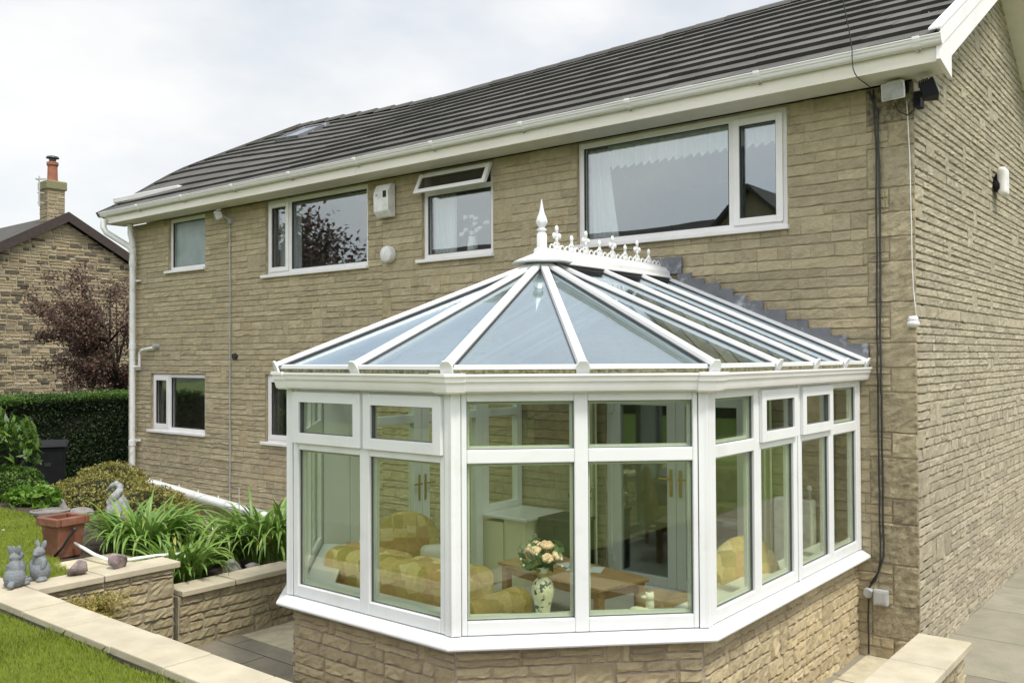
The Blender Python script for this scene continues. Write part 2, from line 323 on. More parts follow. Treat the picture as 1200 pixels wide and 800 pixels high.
    def extr(s, poly, d, m, c=None):
        """polygon of 3-D points pushed along d"""
        n = len(poly); d = V(d); vs = [V(p) for p in poly] + [V(p) + d for p in poly]
        s.add(vs, [tuple(range(n))[::-1], tuple(range(n, 2 * n))] + [(i, (i + 1) % n, n + (i + 1) % n, n + i) for i in range(n)], m, c)
    def ball(s, cen, r, m, n=10, k=6, c=None, rot=None):
        cen = V(cen); r = V(r) if not isinstance(r, (int, float)) else V((r, r, r)); vs = []; fs = []
        R = rot.to_matrix() if rot is not None else Matrix.Identity(3)
        for i in range(k + 1):
            t = pi * i / k
            for j in range(n):
                p = 2 * pi * j / n; vs.append(cen + R @ V((r.x * sin(t) * cos(p), r.y * sin(t) * sin(p), r.z * cos(t))))
        for i in range(k):
            for j in range(n):
                j2 = (j + 1) % n; fs.append((i * n + j, (i + 1) * n + j, (i + 1) * n + j2, i * n + j2))
        s.add(vs, fs, m, c)
    def build(s, name, parent=None, org=None, smooth=False, bevel=0, col=False, seg=2, recalc=True):
        me = bpy.data.meshes.new(name); me.from_pydata(s.v, [], s.f)
        for m in s.mats: me.materials.append(m)
        me.polygons.foreach_set('material_index', s.m)
        if col:
            ca = me.color_attributes.new('Col', 'FLOAT_COLOR', 'POINT')
            a = np.ones((len(s.v), 4), np.float32); a[:, :3] = np.array(s.c, np.float32); ca.data.foreach_set('color', a.ravel())
        if recalc:
            bm = bmesh.new(); bm.from_mesh(me); bmesh.ops.recalc_face_normals(bm, faces=bm.faces); bm.to_mesh(me); bm.free()
        if smooth: me.polygons.foreach_set('use_smooth', [True] * len(me.polygons))
        me.update()
        o = link(name, me, parent, org)
        if smooth == 'auto':
            md = o.modifiers.new('es', 'EDGE_SPLIT'); md.split_angle = radians(35)
        if bevel:
            md = o.modifiers.new('bv', 'BEVEL'); md.width = bevel; md.segments = seg; md.limit_method = 'ANGLE'; md.angle_limit = radians(40)
        return o
def np_mesh(name, verts, faces, m, cols=None, parent=None, org=None, smooth=False):
    """verts (N,3), faces (F,k)"""
    me = bpy.data.meshes.new(name); n = len(verts); F, k = faces.shape
    me.vertices.add(n); me.vertices.foreach_set('co', np.asarray(verts, np.float32).ravel())
    me.loops.add(F * k); me.loops.foreach_set('vertex_index', faces.astype(np.int32).ravel())
    me.polygons.add(F); me.polygons.foreach_set('loop_start', np.arange(0, F * k, k, dtype=np.int32))
    me.update(calc_edges=True); me.validate()
    me.materials.append(m)
    if cols is not None:
        ca = me.color_attributes.new('Col', 'FLOAT_COLOR', 'POINT'); a = np.ones((n, 4), np.float32); a[:, :3] = cols; ca.data.foreach_set('color', a.ravel())
    if smooth: me.polygons.foreach_set('use_smooth', [True] * F)
    return link(name, me, parent, org)
def leaves(name, pts, size, m, parent=None, org=None, up=.3, asp=.5, tone=None, var=.35):
    """rhombic leaf faces at pts (N,3)"""
    N = len(pts); d = RNG.normal(size=(N, 3)); d /= np.linalg.norm(d, axis=1, keepdims=True)
    nrm = RNG.normal(size=(N, 3)); nrm[:, 2] += up * 3
    s = np.cross(d, nrm); s /= np.linalg.norm(s, axis=1, keepdims=True) + 1e-9
    L = size * (1 + var * RNG.uniform(-1, 1, N))[:, None]
    a = pts - d * L * .5; b = pts + d * L * .5; mid = pts + np.cross(s, d) * L * .12
    v = np.stack([a, mid + s * L * asp * .5, b, mid - s * L * asp * .5], 1).reshape(-1, 3)
    f = np.arange(N * 4).reshape(N, 4)
    t = RNG.uniform(0, 1, N) if tone is None else np.clip(tone + RNG.uniform(-.25, .25, N), 0, 1)
    c = np.repeat(np.stack([t, t, t], 1), 4, 0)
    return np_mesh(name, v, f, m, c, parent, org)
def vnoise(p, sc=1.0, seed=0):
    """cheap smooth pseudo noise of (N,3) points, about -1..1"""
    p = np.asarray(p) * sc; r = np.random.default_rng(seed); o = 0
    for k in range(5):
        w = r.normal(size=3) * (1 + .7 * k); o = o + np.sin(p @ w + r.uniform(0, 6)) / (1 + .5 * k)
    return o / 2.2
def blob(name, parts, m, voxel=.012, parent=None, org=None, smooth_it=6):
    mb = MB()
    for p in parts:
        if p[0] == 'b': mb.ball(p[1], p[2], m, 14, 10, rot=p[3] if len(p) > 3 else None)
        elif p[0] == 't': mb.tube(p[1], p[2], m, 10)
    o = mb.build(name, parent, org, smooth=True)
    md = o.modifiers.new('rm', 'REMESH'); md.mode = 'VOXEL'; md.voxel_size = voxel; md.use_smooth_shade = True
    sm = o.modifiers.new('sm', 'SMOOTH'); sm.iterations = smooth_it; sm.factor = .5
    return o

# ------------------------------------------------------------------ stonework
def subtract(r, holes):
    out = [r]
    for h in holes:
        nx = []
        for (a, b, c, d) in out:   # u0,u1,z0,z1
            if h[1] <= a or h[0] >= b or h[3] <= c or h[2] >= d: nx.append((a, b, c, d)); continue
            if a < h[0]: nx.append((a, h[0], c, d))
            if b > h[1]: nx.append((h[1], b, c, d))
            m0, m1 = max(a, h[0]), min(b, h[1])
            if c < h[2]: nx.append((m0, m1, c, h[2]))
            if d > h[3]: nx.append((m0, m1, h[3], d))
        out = nx
    return out
SOFT = 0.0
def one_stone(mb, F, u0, u1, z0, z1, dep, m, tone=None, stain=0.0, cut=None, gap=.004, cell=.09, pitch=True, soft=None):
    if u1 - u0 < .018 or z1 - z0 < .018: return
    soft = SOFT if soft is None else soft
    gu = gap * (1 - .75 * soft); u0 += gu; u1 -= gu; z0 += gap; z1 -= gap
    w = u1 - u0; h = z1 - z0
    if w <= .01 or h <= .01: return
    e = min(.012, w * .2); ez = min(.010, h * .18)
    nu = max(1, int(round((w - 2 * e) / cell)))
    nz = max(2, int(round((h - 2 * ez) / (cell * .7))))
    us = [u0, u0 + e] + [u0 + e + (w - 2 * e) * (i + random.uniform(-.2, .2)) / nu for i in range(1, nu)] + [u1 - e, u1]
    zs = [z0, z0 + ez] + [z0 + ez + (h - 2 * ez) * (i + random.uniform(-.2, .2)) / nz for i in range(1, nz)] + [z1 - ez, z1]
    tone = random.random() if tone is None else tone; br = random.random(); d0 = dep * random.uniform(.75, 1.25)
    vs = []; n = len(us); k = len(zs); o, U, Nn = F
    for j, z in enumerate(zs):
        for i, u in enumerate(us):
            if j in (0, k - 1): d = .001 + (.35 * d0 * random.random() if j else 0); jz = z + random.uniform(-.0048, .0048) * min(1, h / .09)
            elif i in (0, n - 1): d = .001 + soft * d0 * .8; jz = z
            else:
                fz = (z - z0) / h
                prof = (1.05 - .45 * fz) if pitch else 1.0
                d = d0 * prof * random.uniform(.45, 1.25); jz = z + random.uniform(-.15, .15) * h / nz
            vs.append(o + U * u + Nn * d + V((0, 0, jz)))
    fs = [(j * n + i, j * n + i + 1, (j + 1) * n + i + 1, (j + 1) * n + i) for j in range(k - 1) for i in range(n - 1)]
    mb.add(vs, fs, m, (tone, br, stain))
def lay(mb, F, U0, U1, Z0, Z1, holes, m, dep=.016, course=.1, rows=3, wmin=.2, wmax=.7, jump=.12, keep=None, stainf=None, cell=.09, gap=.004, hv=.15, tonef=None):
    """coursed stone with jumpers: bands of 'rows' thin courses"""
    z = Z0
    while z < Z1 - .02:
        nr = rows
        hs = [course * random.uniform(1 - hv, 1 + hv) for _ in range(nr)]
        if random.random() < .3: hs = [hs[0], hs[1] * 1.5] if nr >= 2 else hs
        tot = sum(hs)
        if z + tot > Z1 - .03: hs = [hh * (Z1 - z) / tot for hh in hs]; tot = Z1 - z
        u = U0
        while u < U1 - .01:
            r = random.random()
            if r < jump: L = random.uniform(.5, .95) * tot * random.choice((.8, 1.3)); cells = [(0, tot)]; kind = 'j'
            elif r < jump * 2 and len(hs) > 1: L = random.uniform(.9, 1.5) * tot; kind = 'h'
            else: L = random.uniform(1.4, 4.0) * tot; kind = 'r'
            if U1 - (u + L) < .12: L = U1 - u
            L = min(L, U1 - u)
            rects = []
            if kind == 'j': rects = [(u, u + L, z, z + tot)]
            else:
                zz = z; groups = list(hs)
                if kind == 'h': groups = [hs[0], sum(hs[1:])] if random.random() < .5 else [sum(hs[:-1]), hs[-1]]
                for hh in groups:
                    a = u
                    while a < u + L - .005:
                        w = random.uniform(wmin, wmax)
                        if hh > course * 1.3: w = min(w, random.uniform(.9, 1.6) * hh * 1.3)
                        if u + L - (a + w) < .09: w = u + L - a
                        rects.append((a, a + w, zz, zz + hh)); a += w
                    zz += hh
            for rc in rects:
                for (a, b, c, d) in subtract(rc, holes):
                    if keep:
                        lim = keep((a + b) / 2)
                        if c > lim: continue
                        d = min(d, lim)
                    st = stainf((a + b) / 2, (c + d) / 2) if stainf else 0
                    tn = tonef() if tonef else None
                    one_stone(mb, F, a, b, c, d, dep, m, tn, st, gap=gap, cell=cell)
            u += L
        z += tot
def wall_core(mb, F, U0, U1, Z0, Z1, th, holes, m):
    us = sorted(set([U0, U1] + [h[0] for h in holes] + [h[1] for h in holes])); zs = sorted(set([Z0, Z1] + [h[2] for h in holes] + [h[3] for h in holes]))
    us = [u for u in us if U0 <= u <= U1]; zs = [z for z in zs if Z0 <= z <= Z1]
    P = lambda u, n, z: F[0] + F[1] * u + F[2] * n + V((0, 0, z))
    solid = lambda u, z: U0 < u < U1 and Z0 < z < Z1 and not any(h[0] < u < h[1] and h[2] < z < h[3] for h in holes)
    for i in range(len(us) - 1):
        for j in range(len(zs) - 1):
            a, b, c, d = us[i], us[i + 1], zs[j], zs[j + 1]
            if not solid((a + b) / 2, (c + d) / 2): continue
            mb.add([P(a, 0, c), P(b, 0, c), P(b, 0, d), P(a, 0, d)], [(0, 1, 2, 3)], m)
            mb.add([P(a, -th, c), P(b, -th, c), P(b, -th, d), P(a, -th, d)], [(3, 2, 1, 0)], m)
            for (q, r, s_) in (((a - 1e-3, (c + d) / 2), (a, c), (a, d)), ((b + 1e-3, (c + d) / 2), (b, d), (b, c)), (((a + b) / 2, c - 1e-3), (b, c), (a, c)), (((a + b) / 2, d + 1e-3), (a, d), (b, d))):
                if not solid(*q):
                    mb.add([P(r[0], 0, r[1]), P(s_[0], 0, s_[1]), P(s_[0], -th, s_[1]), P(r[0], -th, r[1])], [(0, 1, 2, 3)], m)

def frame_of(p, q):
    """wall frame from plan point p to q; outward normal on the right of p->q reversed by caller"""
    p, q = V((p[0], p[1], 0)), V((q[0], q[1], 0)); u = (q - p).normalized(); return [p, u, V((u.y, -u.x, 0))]
def ring(mb, F, u0, u1, z0, z1, w, n0, n1, m, wb=None, wt=None):
    """rectangular frame: stiles full height, rails butted between"""
    wb = w if wb is None else wb; wt = w if wt is None else wt
    mb.fbox(F, u0, u0 + w, n0, n1, z0, z1, m); mb.fbox(F, u1 - w, u1, n0, n1, z0, z1, m)
    mb.fbox(F, u0 + w, u1 - w, n0, n1, z0, z0 + wb, m); mb.fbox(F, u0 + w, u1 - w, n0, n1, z1 - wt, z1, m)
def pane_in(F, u0, u1, z0, z1, n, parent, m, gasket=True, name='pane'):
    mb = MB(); mb.fbox(F, u0, u1, n - .012, n, z0, z1, m); o = mb.build(name, parent)
    return o

# ------------------------------------------------------------------ camera
f_px, yaw, pit, rol, cx, cy = 1055.884, radians(39.07136), radians(.99143), radians(-.26877), 2.0368, -7.62285
Fv = V((-sin(yaw) * cos(pit), cos(yaw) * cos(pit), sin(pit))); Rv = V((cos(yaw), sin(yaw), 0)); Uv = Rv.cross(Fv)
R2 = Rv * cos(rol) + Uv * sin(rol); U2 = -Rv * sin(rol) + Uv * cos(rol)
cam = bpy.data.cameras.new('Camera'); co = bpy.data.objects.new('Camera', cam); COL.objects.link(co)
cam.sensor_width = 36; cam.lens = 36 * f_px / 1200; cam.clip_end = 3000; cam.clip_start = .05
co.matrix_world = Matrix(((R2.x, U2.x, -Fv.x, cx), (R2.y, U2.y, -Fv.y, cy), (R2.z, U2.z, -Fv.z, 2.46), (0, 0, 0, 1)))
SC.camera = co

# ------------------------------------------------------------------ sky and sun
w = bpy.data.worlds.new("World"); SC.world = w; w.use_nodes = True
nt = w.node_tree; N = nt.nodes; L = nt.links; N.clear()
SUN = V((.50, -.10, .92)).normalized()
el = math.asin(SUN.z); az = atan2(SUN.x, SUN.y)
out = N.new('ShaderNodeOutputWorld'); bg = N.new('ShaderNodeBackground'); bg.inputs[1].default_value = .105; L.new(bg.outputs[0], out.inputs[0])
sk = N.new('ShaderNodeTexSky'); sk.sky_type = 'NISHITA'; sk.sun_disc = False; sk.sun_elevation = el; sk.sun_rotation = az; sk.air_density = 1.2; sk.dust_density = 2.0; sk.ozone_density = 1.5
tc = N.new('ShaderNodeTexCoord'); mp = N.new('ShaderNodeMapping'); mp.inputs['Scale'].default_value = (1, 1, 2.2); L.new(tc.outputs['Generated'], mp.inputs[0])
n1 = N.new('ShaderNodeTexNoise'); n1.inputs['Scale'].default_value = 2.1; n1.inputs['Detail'].default_value = 7; n1.inputs['Roughness'].default_value = .52; L.new(mp.outputs[0], n1.inputs['Vector'])
r1 = ramp(N, [(.30, (.5, .5, .5)), (.58, (1, 1, 1))]); L.new(n1.outputs[0], r1.inputs[0])
n2 = N.new('ShaderNodeTexNoise'); n2.inputs['Scale'].default_value = 3.1; n2.inputs['Detail'].default_value = 5; L.new(mp.outputs[0], n2.inputs['Vector'])
r2 = ramp(N, [(.35, (5.85, 6.0, 6.15)), (.65, (6.9, 6.88, 6.8))]); L.new(n2.outputs[0], r2.inputs[0])
mx = N.new('ShaderNodeMix'); mx.data_type = 'RGBA'; L.new(r1.outputs[0], mx.inputs[0]); L.new(sk.outputs[0], mx.inputs[6]); L.new(r2.outputs[0], mx.inputs[7])
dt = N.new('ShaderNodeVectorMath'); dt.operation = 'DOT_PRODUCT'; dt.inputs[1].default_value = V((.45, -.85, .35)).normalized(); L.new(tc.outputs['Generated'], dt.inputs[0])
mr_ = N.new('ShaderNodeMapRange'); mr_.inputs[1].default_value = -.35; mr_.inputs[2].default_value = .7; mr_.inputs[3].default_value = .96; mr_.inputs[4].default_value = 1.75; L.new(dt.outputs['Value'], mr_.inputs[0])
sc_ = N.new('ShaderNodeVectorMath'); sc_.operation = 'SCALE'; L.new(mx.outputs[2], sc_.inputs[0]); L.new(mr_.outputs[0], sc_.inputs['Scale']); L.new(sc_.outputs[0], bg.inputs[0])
sl = bpy.data.lights.new('sun', 'SUN'); sl.energy = 2.2; sl.angle = radians(12); sl.color = (1, .95, .86)
so = bpy.data.objects.new('sun', sl); COL.objects.link(so); so.rotation_euler = SUN.to_track_quat('Z', 'Y').to_euler()
SC.view_settings.view_transform = 'Standard'; SC.view_settings.look = 'None'; SC.view_settings.exposure = .6; SC.view_settings.gamma = 1
SC.render.engine = 'CYCLES'; SC.cycles.transparent_max_bounces = 24; SC.cycles.max_bounces = 9; SC.cycles.glossy_bounces = 5; SC.cycles.caustics_reflective = False; SC.cycles.caustics_refractive = False

# ------------------------------------------------------------------ house
FH = [V((0, 0, 0)), V((1, 0, 0)), V((0, -1, 0))]      # facade: u = x, n = -y
FG = [V((0, 0, 0)), V((0, 1, 0)), V((1, 0, 0))]       # gable: u = y, n = +x
XL = -12.36; TAN = tan(radians(29)); RY = 3.1; RB = 6.2
zroof = lambda y: 4.84 + TAN * (y + .45) if y <= RY else 4.84 + TAN * (RY + .45) - TAN * (y - RY)
house = thing('stone_house', 'long two-storey buff stone house with dark tiled roof and white windows', 'house', (-6, 3, 0))
WIN = dict(w1=(-11.122, -10.105, 3.834, 4.655), w2=(-8.585, -6.465, 3.613, 4.655), w3=(-5.515, -4.411, 3.611, 4.655), w4=(-3.274, -1.041, 3.597, 4.655),
           w5=(-11.644, -10.101, 1.32, 2.224), w6=(-8.593, -7.15, 1.29, 2.235))
DOOR = (-2.95, -1.40, .2, 2.14)
holes = list(WIN.values()) + [DOOR]
SOFT = .6
mb = MB()
wall_core(mb, FH, XL, 0, -.1, 4.66, .3, holes, M['mortar'])
def stain_f(x, z):
    s = 0
    if x > -.34: s = .02 + .13 * (1 if x > -.2 else 0) + (.08 if z < 1.6 else 0) + (.22 if z > 4.3 else 0)
    elif x > -.5 and z < 1: s = .05
    if z < 1.9 and -11 < x < -7: s = max(s, .03)
    return s
cut = [(-.34, .05, -1, 6)]
random.seed(13); QU = []; z = -.1; k = 0
while z < 4.66:
    h = random.choice((.20, .27, .33)); h = min(h, 4.66 - z); QU.append((-.36 if k % 2 else -.19, .016, z, z + h)); z += h; k += 1
for q in QU: one_stone(mb, FH, q[0], q[1], q[2], q[3], .013, M['stone'], None, stain_f(-.1, q[2]), gap=.0025, cell=.05, pitch=False, soft=.3)
random.seed(3)
lay(mb, FH, XL, -6.2, -.1, 4.66, holes, M['stone'], dep=.014, course=.078, rows=3, wmin=.16, wmax=.62, jump=.10, stainf=stain_f, cell=.10, gap=.0022)
lay(mb, FH, -6.2, 0, -.1, 4.66, holes + QU, M['stone'], dep=.013, course=.088, rows=3, wmin=.3, wmax=.95, jump=.06, stainf=stain_f, cell=.065, gap=.002)
mb.build('wall', house, smooth=False, col=True, recalc=False)
# gable
mb = MB(); keepg = lambda y: zroof(y) - .10
ys = np.linspace(0, RB, 26)
for a, b in zip(ys[:-1], ys[1:]):
    mb.add([(0, a, -.1), (0, b, -.1), (0, b, keepg(b)), (0, a, keepg(a))], [(0, 1, 2, 3)], M['mortar_dark'])
random.seed(5)
lay(mb, FG, -.012, RB, -.1, zroof(RY), [], M['gable'], dep=.015, course=.068, rows=3, wmin=.18, wmax=.62, jump=.12, keep=keepg, cell=.06, gap=.0028, hv=.12)
mb.build('gable_wall', house, col=True, recalc=False)
mb = MB(); mb.box((XL, RB, -.1), (0, RB - .3, 4.9), M['mortar']); mb.box((XL, .3, -.1), (XL + .3, RB - .3, 4.6), M['mortar'])
mb.box((-.3, .3, -.1), (-.03, RB - .3, 4.6), M['mortar'])
for q in range(12):
    y0 = .3 + q * .48; mb.box((XL, y0, 4.6), (XL + .3, y0 + .48, min(keepg(y0), keepg(y0 + .48))), M['mortar'])
mb.build('rear_wall', house)
SOFT = 0.0
# roof tiles in courses
mb = MB(); random.seed(9)
XR = .27; XE = -12.50; gauge = .335; cs, sn = cos(radians(29)), sin(radians(29)); nsl = 11
Ls = (RY + .45) / cs
def sag(x): return .0145 * max(0, -2 - x)
def sst(t): t = max(0, min(1, t)); return t * t * (3 - 2 * t)
def warp(x, s): return -sag(x) * s / Ls + .20 * sst((-8.0 - x) / 4.4) * sst(s / 1.9)
for side in (0, 1):
    for c in range(nsl):
        s0 = c * Ls / nsl; s1 = (c + 1) * Ls / nsl + .05
        x = XE - (.15 if c % 2 else 0)
        while x < XR:
            xa, xb = max(x, XE), min(x + .298, XR); x += .30
            if xb - xa < .01: continue
            if s0 > Ls * .60 and side == 0 and xa < -11.9 - (Ls - s0) * .5 + .2 : 
                if xa < -12.6 + (s0 - Ls * .6) / (Ls * .4) * .7: continue
            t = random.random(); dj = random.uniform(-.003, .003); th = .040
            def P(xx, s, up):
                y = -.45 + s * cs; zz = 4.82 + s * sn + up * cs; y -= up * sn
                if side: y = 2 * RY - y
                return (xx, y, zz + (warp(xx, s) if side == 0 else -sag(xx) * s / Ls))
            lo, hi = th + dj, .004
            vs = [P(xa, s0, lo), P(xb, s0, lo), P(xb, s1, hi), P(xa, s1, hi), P(xa, s0, -.05 if xa < -11 else -.004), P(xb, s0, -.05 if xa < -11 else -.004), P(xb, s1, -.01), P(xa, s1, -.01)]
            mb.add(vs[:4], [(0, 1, 2, 3)], M['tile'], (t, 0, 0))
            mb.add([vs[4], vs[5], vs[1], vs[0]], [(0, 1, 2, 3)], M['tile'], (t, .55, 0))  # butt face, coloured darker for the shadow and moss under each course
            mb.add([vs[1], vs[5], vs[6], vs[2]], [(0, 1, 2, 3)], M['tile'], (t, .5, 0)); mb.add([vs[0], vs[3], vs[7], vs[4]], [(0, 1, 2, 3)], M['tile'], (t, .5, 0))
zr = 4.82 + Ls * sn
vz = lambda y: zroof(y) - .02 + warp(XE, (y + .45) / cs)
yy_ = np.linspace(-.46, 1.60, 9)
for ya, yb_ in zip(yy_[:-1], yy_[1:]): mb.bar((XE + .012, ya, vz(ya) - .03), (XE + .012, yb_ + .01, vz(yb_ + .01) - .03), .05, .075, M['tile'], c=(.6, .1, 0))
x = XE + .65
while x < XR:                                         # ridge tiles
    xb = min(x + .44, XR); prof = [(RY - .13, zr - .03), (RY - .10, zr + .02), (RY - .04, zr + .055), (RY + .04, zr + .055), (RY + .1, zr + .02), (RY + .13, zr - .03)]
    mb.extr([(x, p[0], p[1] + warp(x, Ls)) for p in prof], (xb - x - .006, 0, 0), M['tile'], (random.random(), .15, 0)); x = xb
mb.bar((XE + .03, 1.58, vz(1.58) - .01), (XE + .68, RY, zr + .02 + warp(XE, Ls)), .16, .05, M['tile'], c=(.7, .1, 0))
# under-lining that closes the roof
for (a, b) in ((0, 1), (1, 0)):
    pass
mb.add([(XE, -.40, 4.80), (XR, -.40, 4.80), (XR, RY, zr - .045), (XE, RY, zr - .20)], [(0, 1, 2, 3)], M['gasket'], (.3, .6, 0))
mb.add([(XE, 2 * RY + .40, 4.80), (XR, 2 * RY + .40, 4.80), (XR, RY, zr - .045), (XE, RY, zr - .20)], [(3, 2, 1, 0)], M['gasket'], (.3, .6, 0))
for dx in (.02, .05): mb.add([(XE + dx, -.4, 4.75), (XE + dx, 1.62, 5.6), (XE + dx, 1.62, vz(1.62)), (XE + dx, -.4, vz(-.4))], [(0, 1, 2, 3)], M['gasket'], (.3, .6, 0))
mb.build('roof', house, col=True, recalc=False)
mb = MB()                                             # skylight, flat in the tiles near the left end
def RP(x, s, up): return V((x, -.45 + s * cs - up * sn, 4.82 + s * sn + up * cs + warp(x, s)))
def rbox(mb, x0, x1, s0, s1, u0, u1, m):
    vs = [RP(x0, s0, u0), RP(x1, s0, u0), RP(x1, s1, u0), RP(x0, s1, u0), RP(x0, s0, u1), RP(x1, s0, u1), RP(x1, s1, u1), RP(x0, s1, u1)]
    mb.add(vs, [(0, 3, 2, 1), (4, 5, 6, 7), (0, 1, 5, 4), (1, 2, 6, 5), (2, 3, 7, 6), (3, 0, 4, 7)], m)
sx0, sx1, ss0, ss1 = -11.0, -10.35, 2.72, 3.5
rbox(mb, sx0, sx0 + .06, ss0, ss1, 0, .075, M['lead']); rbox(mb, sx1 - .06, sx1, ss0, ss1, 0, .075, M['lead'])
rbox(mb, sx0 + .06, sx1 - .06, ss0, ss0 + .06, 0, .075, M['lead']); rbox(mb, sx0 + .06, sx1 - .06, ss1 - .06, ss1, 0, .075, M['lead'])
sky_f = mb.build('skylight', house)
mb = MB(); rbox(mb, sx0 + .06, sx1 - .06, ss0 + .06, ss1 - .06, .052, .064, M['glass']); mb.build('pane', sky_f)
# eaves: fascia, soffit, gutter
mb = MB(); mb.box((XE + .03, -.385, 4.665), (.28, -.365, 4.835), M['cream'])
for xx in (-9.6, -6.3, -3.4, -.62): mb.box((xx, -.389, 4.663), (xx + .035, -.384, 4.75), M['cream'])
mb.build('fascia', house)
mb = MB(); mb.box((XE + .03, -.362, 4.668), (.28, -.022, 4.68), M['soffit']); mb.build('soffit', house)
mb = MB()
pr = [(-.388, 4.845), (-.388, 4.785), (-.396, 4.777), (-.432, 4.776), (-.446, 4.783), (-.455, 4.796), (-.459, 4.812), (-.468, 4.818), (-.471, 4.836), (-.478, 4.839), (-.478, 4.849), (-.466, 4.849), (-.463, 4.822), (-.448, 4.80), (-.43, 4.79), (-.405, 4.79), (-.397, 4.797), (-.396, 4.845)]
mb.extr([(-12.52, y, z) for y, z in pr], (12.52 + .325, 0, 0), M['gutter_upvc'])
for xx in np.arange(-11.3, .2, 1.27):
    pr2 = [(-.388, 4.768), (-.436, 4.769), (-.456, 4.779), (-.466, 4.80), (-.477, 4.814), (-.484, 4.835), (-.484, 4.854), (-.468, 4.854), (-.46, 4.82), (-.43, 4.79), (-.40, 4.79)]
    mb.extr([(xx, y, z) for y, z in pr2], (.05, 0, 0), M['gutter_upvc'])
    mb.box((xx + .02, -.43, 4.752), (xx + .03, -.386, 4.768), M['grey_plastic'])
mb.extr([(.325, y, z) for y, z in [(-.388, 4.845), (-.388, 4.782), (-.436, 4.772), (-.458, 4.795), (-.479, 4.849)]], (.006, 0, 0), M['gutter_upvc'])
mb.extr([(-12.526, y, z) for y, z in [(-.388, 4.845), (-.388, 4.782), (-.436, 4.772), (-.458, 4.795), (-.479, 4.849)]], (.006, 0, 0), M['gutter_upvc'])
mb.build('gutter', house, bevel=.002)
# barge boards and gable soffit
mb = MB()
zt = lambda y: 4.90 + TAN * (y + .43); zb = lambda y: 4.79 + TAN * (y + .045)
mb.extr([(.29, -.10, zb(-.10)), (.29, RY, zb(RY)), (.29, RY, zt(RY)), (.29, -.43, zt(-.43)), (.29, -.42, zb(-.10) + .14)], (.022, 0, 0), M['upvc_house'])
mb.extr([(.312, -.44, zt(-.44) - .03), (.312, RY, zt(RY) - .03), (.312, RY, zt(RY) - .14), (.312, -.42, zt(-.42) - .14)], (.012, 0, 0), M['upvc_house'])
mb.extr([(.24, -.46, zt(-.46)), (.24, RY, zt(RY)), (.24, RY, zt(RY) + .018), (.24, -.46, zt(-.46) + .018)], (.09, 0, 0), M['upvc_house'])
mb.extr([(.285, -.43, 4.665), (.285, -.09, 4.60), (.285, -.09, 4.80), (.285, -.40, 4.842)], (.032, 0, 0), M['upvc_house'])
zc = lambda y: zt(2 * RY - y); zd = lambda y: zb(2 * RY - y)
mb.extr([(.29, RB + .3, zd(RB + .3)), (.29, RY, zd(RY)), (.29, RY, zc(RY)), (.29, RB + .3, zc(RB + .3))], (.022, 0, 0), M['upvc_house'])
mb.build('bargeboard', house, bevel=.003)
mb = MB()
mb.extr([(.0, -.36, 4.672), (.0, RY, zb(RY) + .03), (.0, RY, zb(RY) + .05), (.0, -.36, 4.69)], (.29, 0, 0), M['soffit'])
mb.extr([(.0, RB + .3, zd(RB + .3) + .03), (.0, RY, zb(RY) + .03), (.0, RY, zb(RY) + .05), (.0, RB + .3, zd(RB + .3) + .05)], (.29, 0, 0), M['soffit'])
mb.build('gable_soffit', house)
# small white gutter riding on the tiles at the left end
mb = MB()
a, b = V((-12.66, -.08, 5.07)), V((-11.05, .16, 5.13))
mb.bar(a, b, .10, .085, M['gutter_upvc'], w2=.12); mb.bar(a + V((.14, .06, -.07)), b + V((-.1, .06, -.03)), .02, .09, M['cream'])
mb.box((-12.56, -.05, 4.98), (-12.50, .01, 5.06), M['upvc_house'])
mb.build('verge_gutter', house, bevel=.01)
# downpipe
mb = MB(); X0 = -12.06
mb.tube([(X0 - .30, -.44, 4.74), (X0 - .30, -.44, 4.60), (X0 - .28, -.40, 4.52), (X0 - .05, -.14, 4.30), (X0, -.10, 4.20), (X0, -.10, 4.0)], .048, M['pvc_pipe'], 14)
mb.tube([(X0, -.10, 4.05), (X0, -.10, .30)], .046, M['pvc_pipe'], 14)
mb.tube([(X0 - .02, -.13, 4.66), (X0 - .02, -.13, 4.50), (X0, -.11, 4.38), (X0, -.10, 4.28)], .046, M['pvc_pipe'], 14)
for zz in (4.18, 3.97, 2.62, 1.05): mb.tube([(X0, -.10, zz), (X0, -.10, zz + .09)], .056, M['pvc_pipe'], 14)
for zz in (3.72, 2.28, 1.12): mb.box((X0 - .05, -.07, zz), (X0 + .13, -.018, zz + .03), M['pvc_pipe'])
mb.build('downpipe', house, smooth='auto')
mb = MB(); mb.tube([(-11.50, .0, 2.64), (-11.50, -.07, 2.64), (-11.53, -.085, 2.63), (-11.80, -.085, 2.60), (-11.86, -.085, 2.55), (-11.87, -.085, 2.34), (-12.12, -.09, 2.32)], .022, M['pvc_pipe'], 10)
mb.tube([(-11.42, .0, 2.66), (-11.42, -.10, 2.66)], .04, M['grey_plastic'], 12)
mb.build('waste_pipe', house, smooth='auto')
mb = MB(); mb.tube([(-9.30, -.005, 2.49), (-9.30, -.05, 2.485)], [.05, .045], M['gasket'], 12); mb.build('flue_vent', house, smooth='auto')

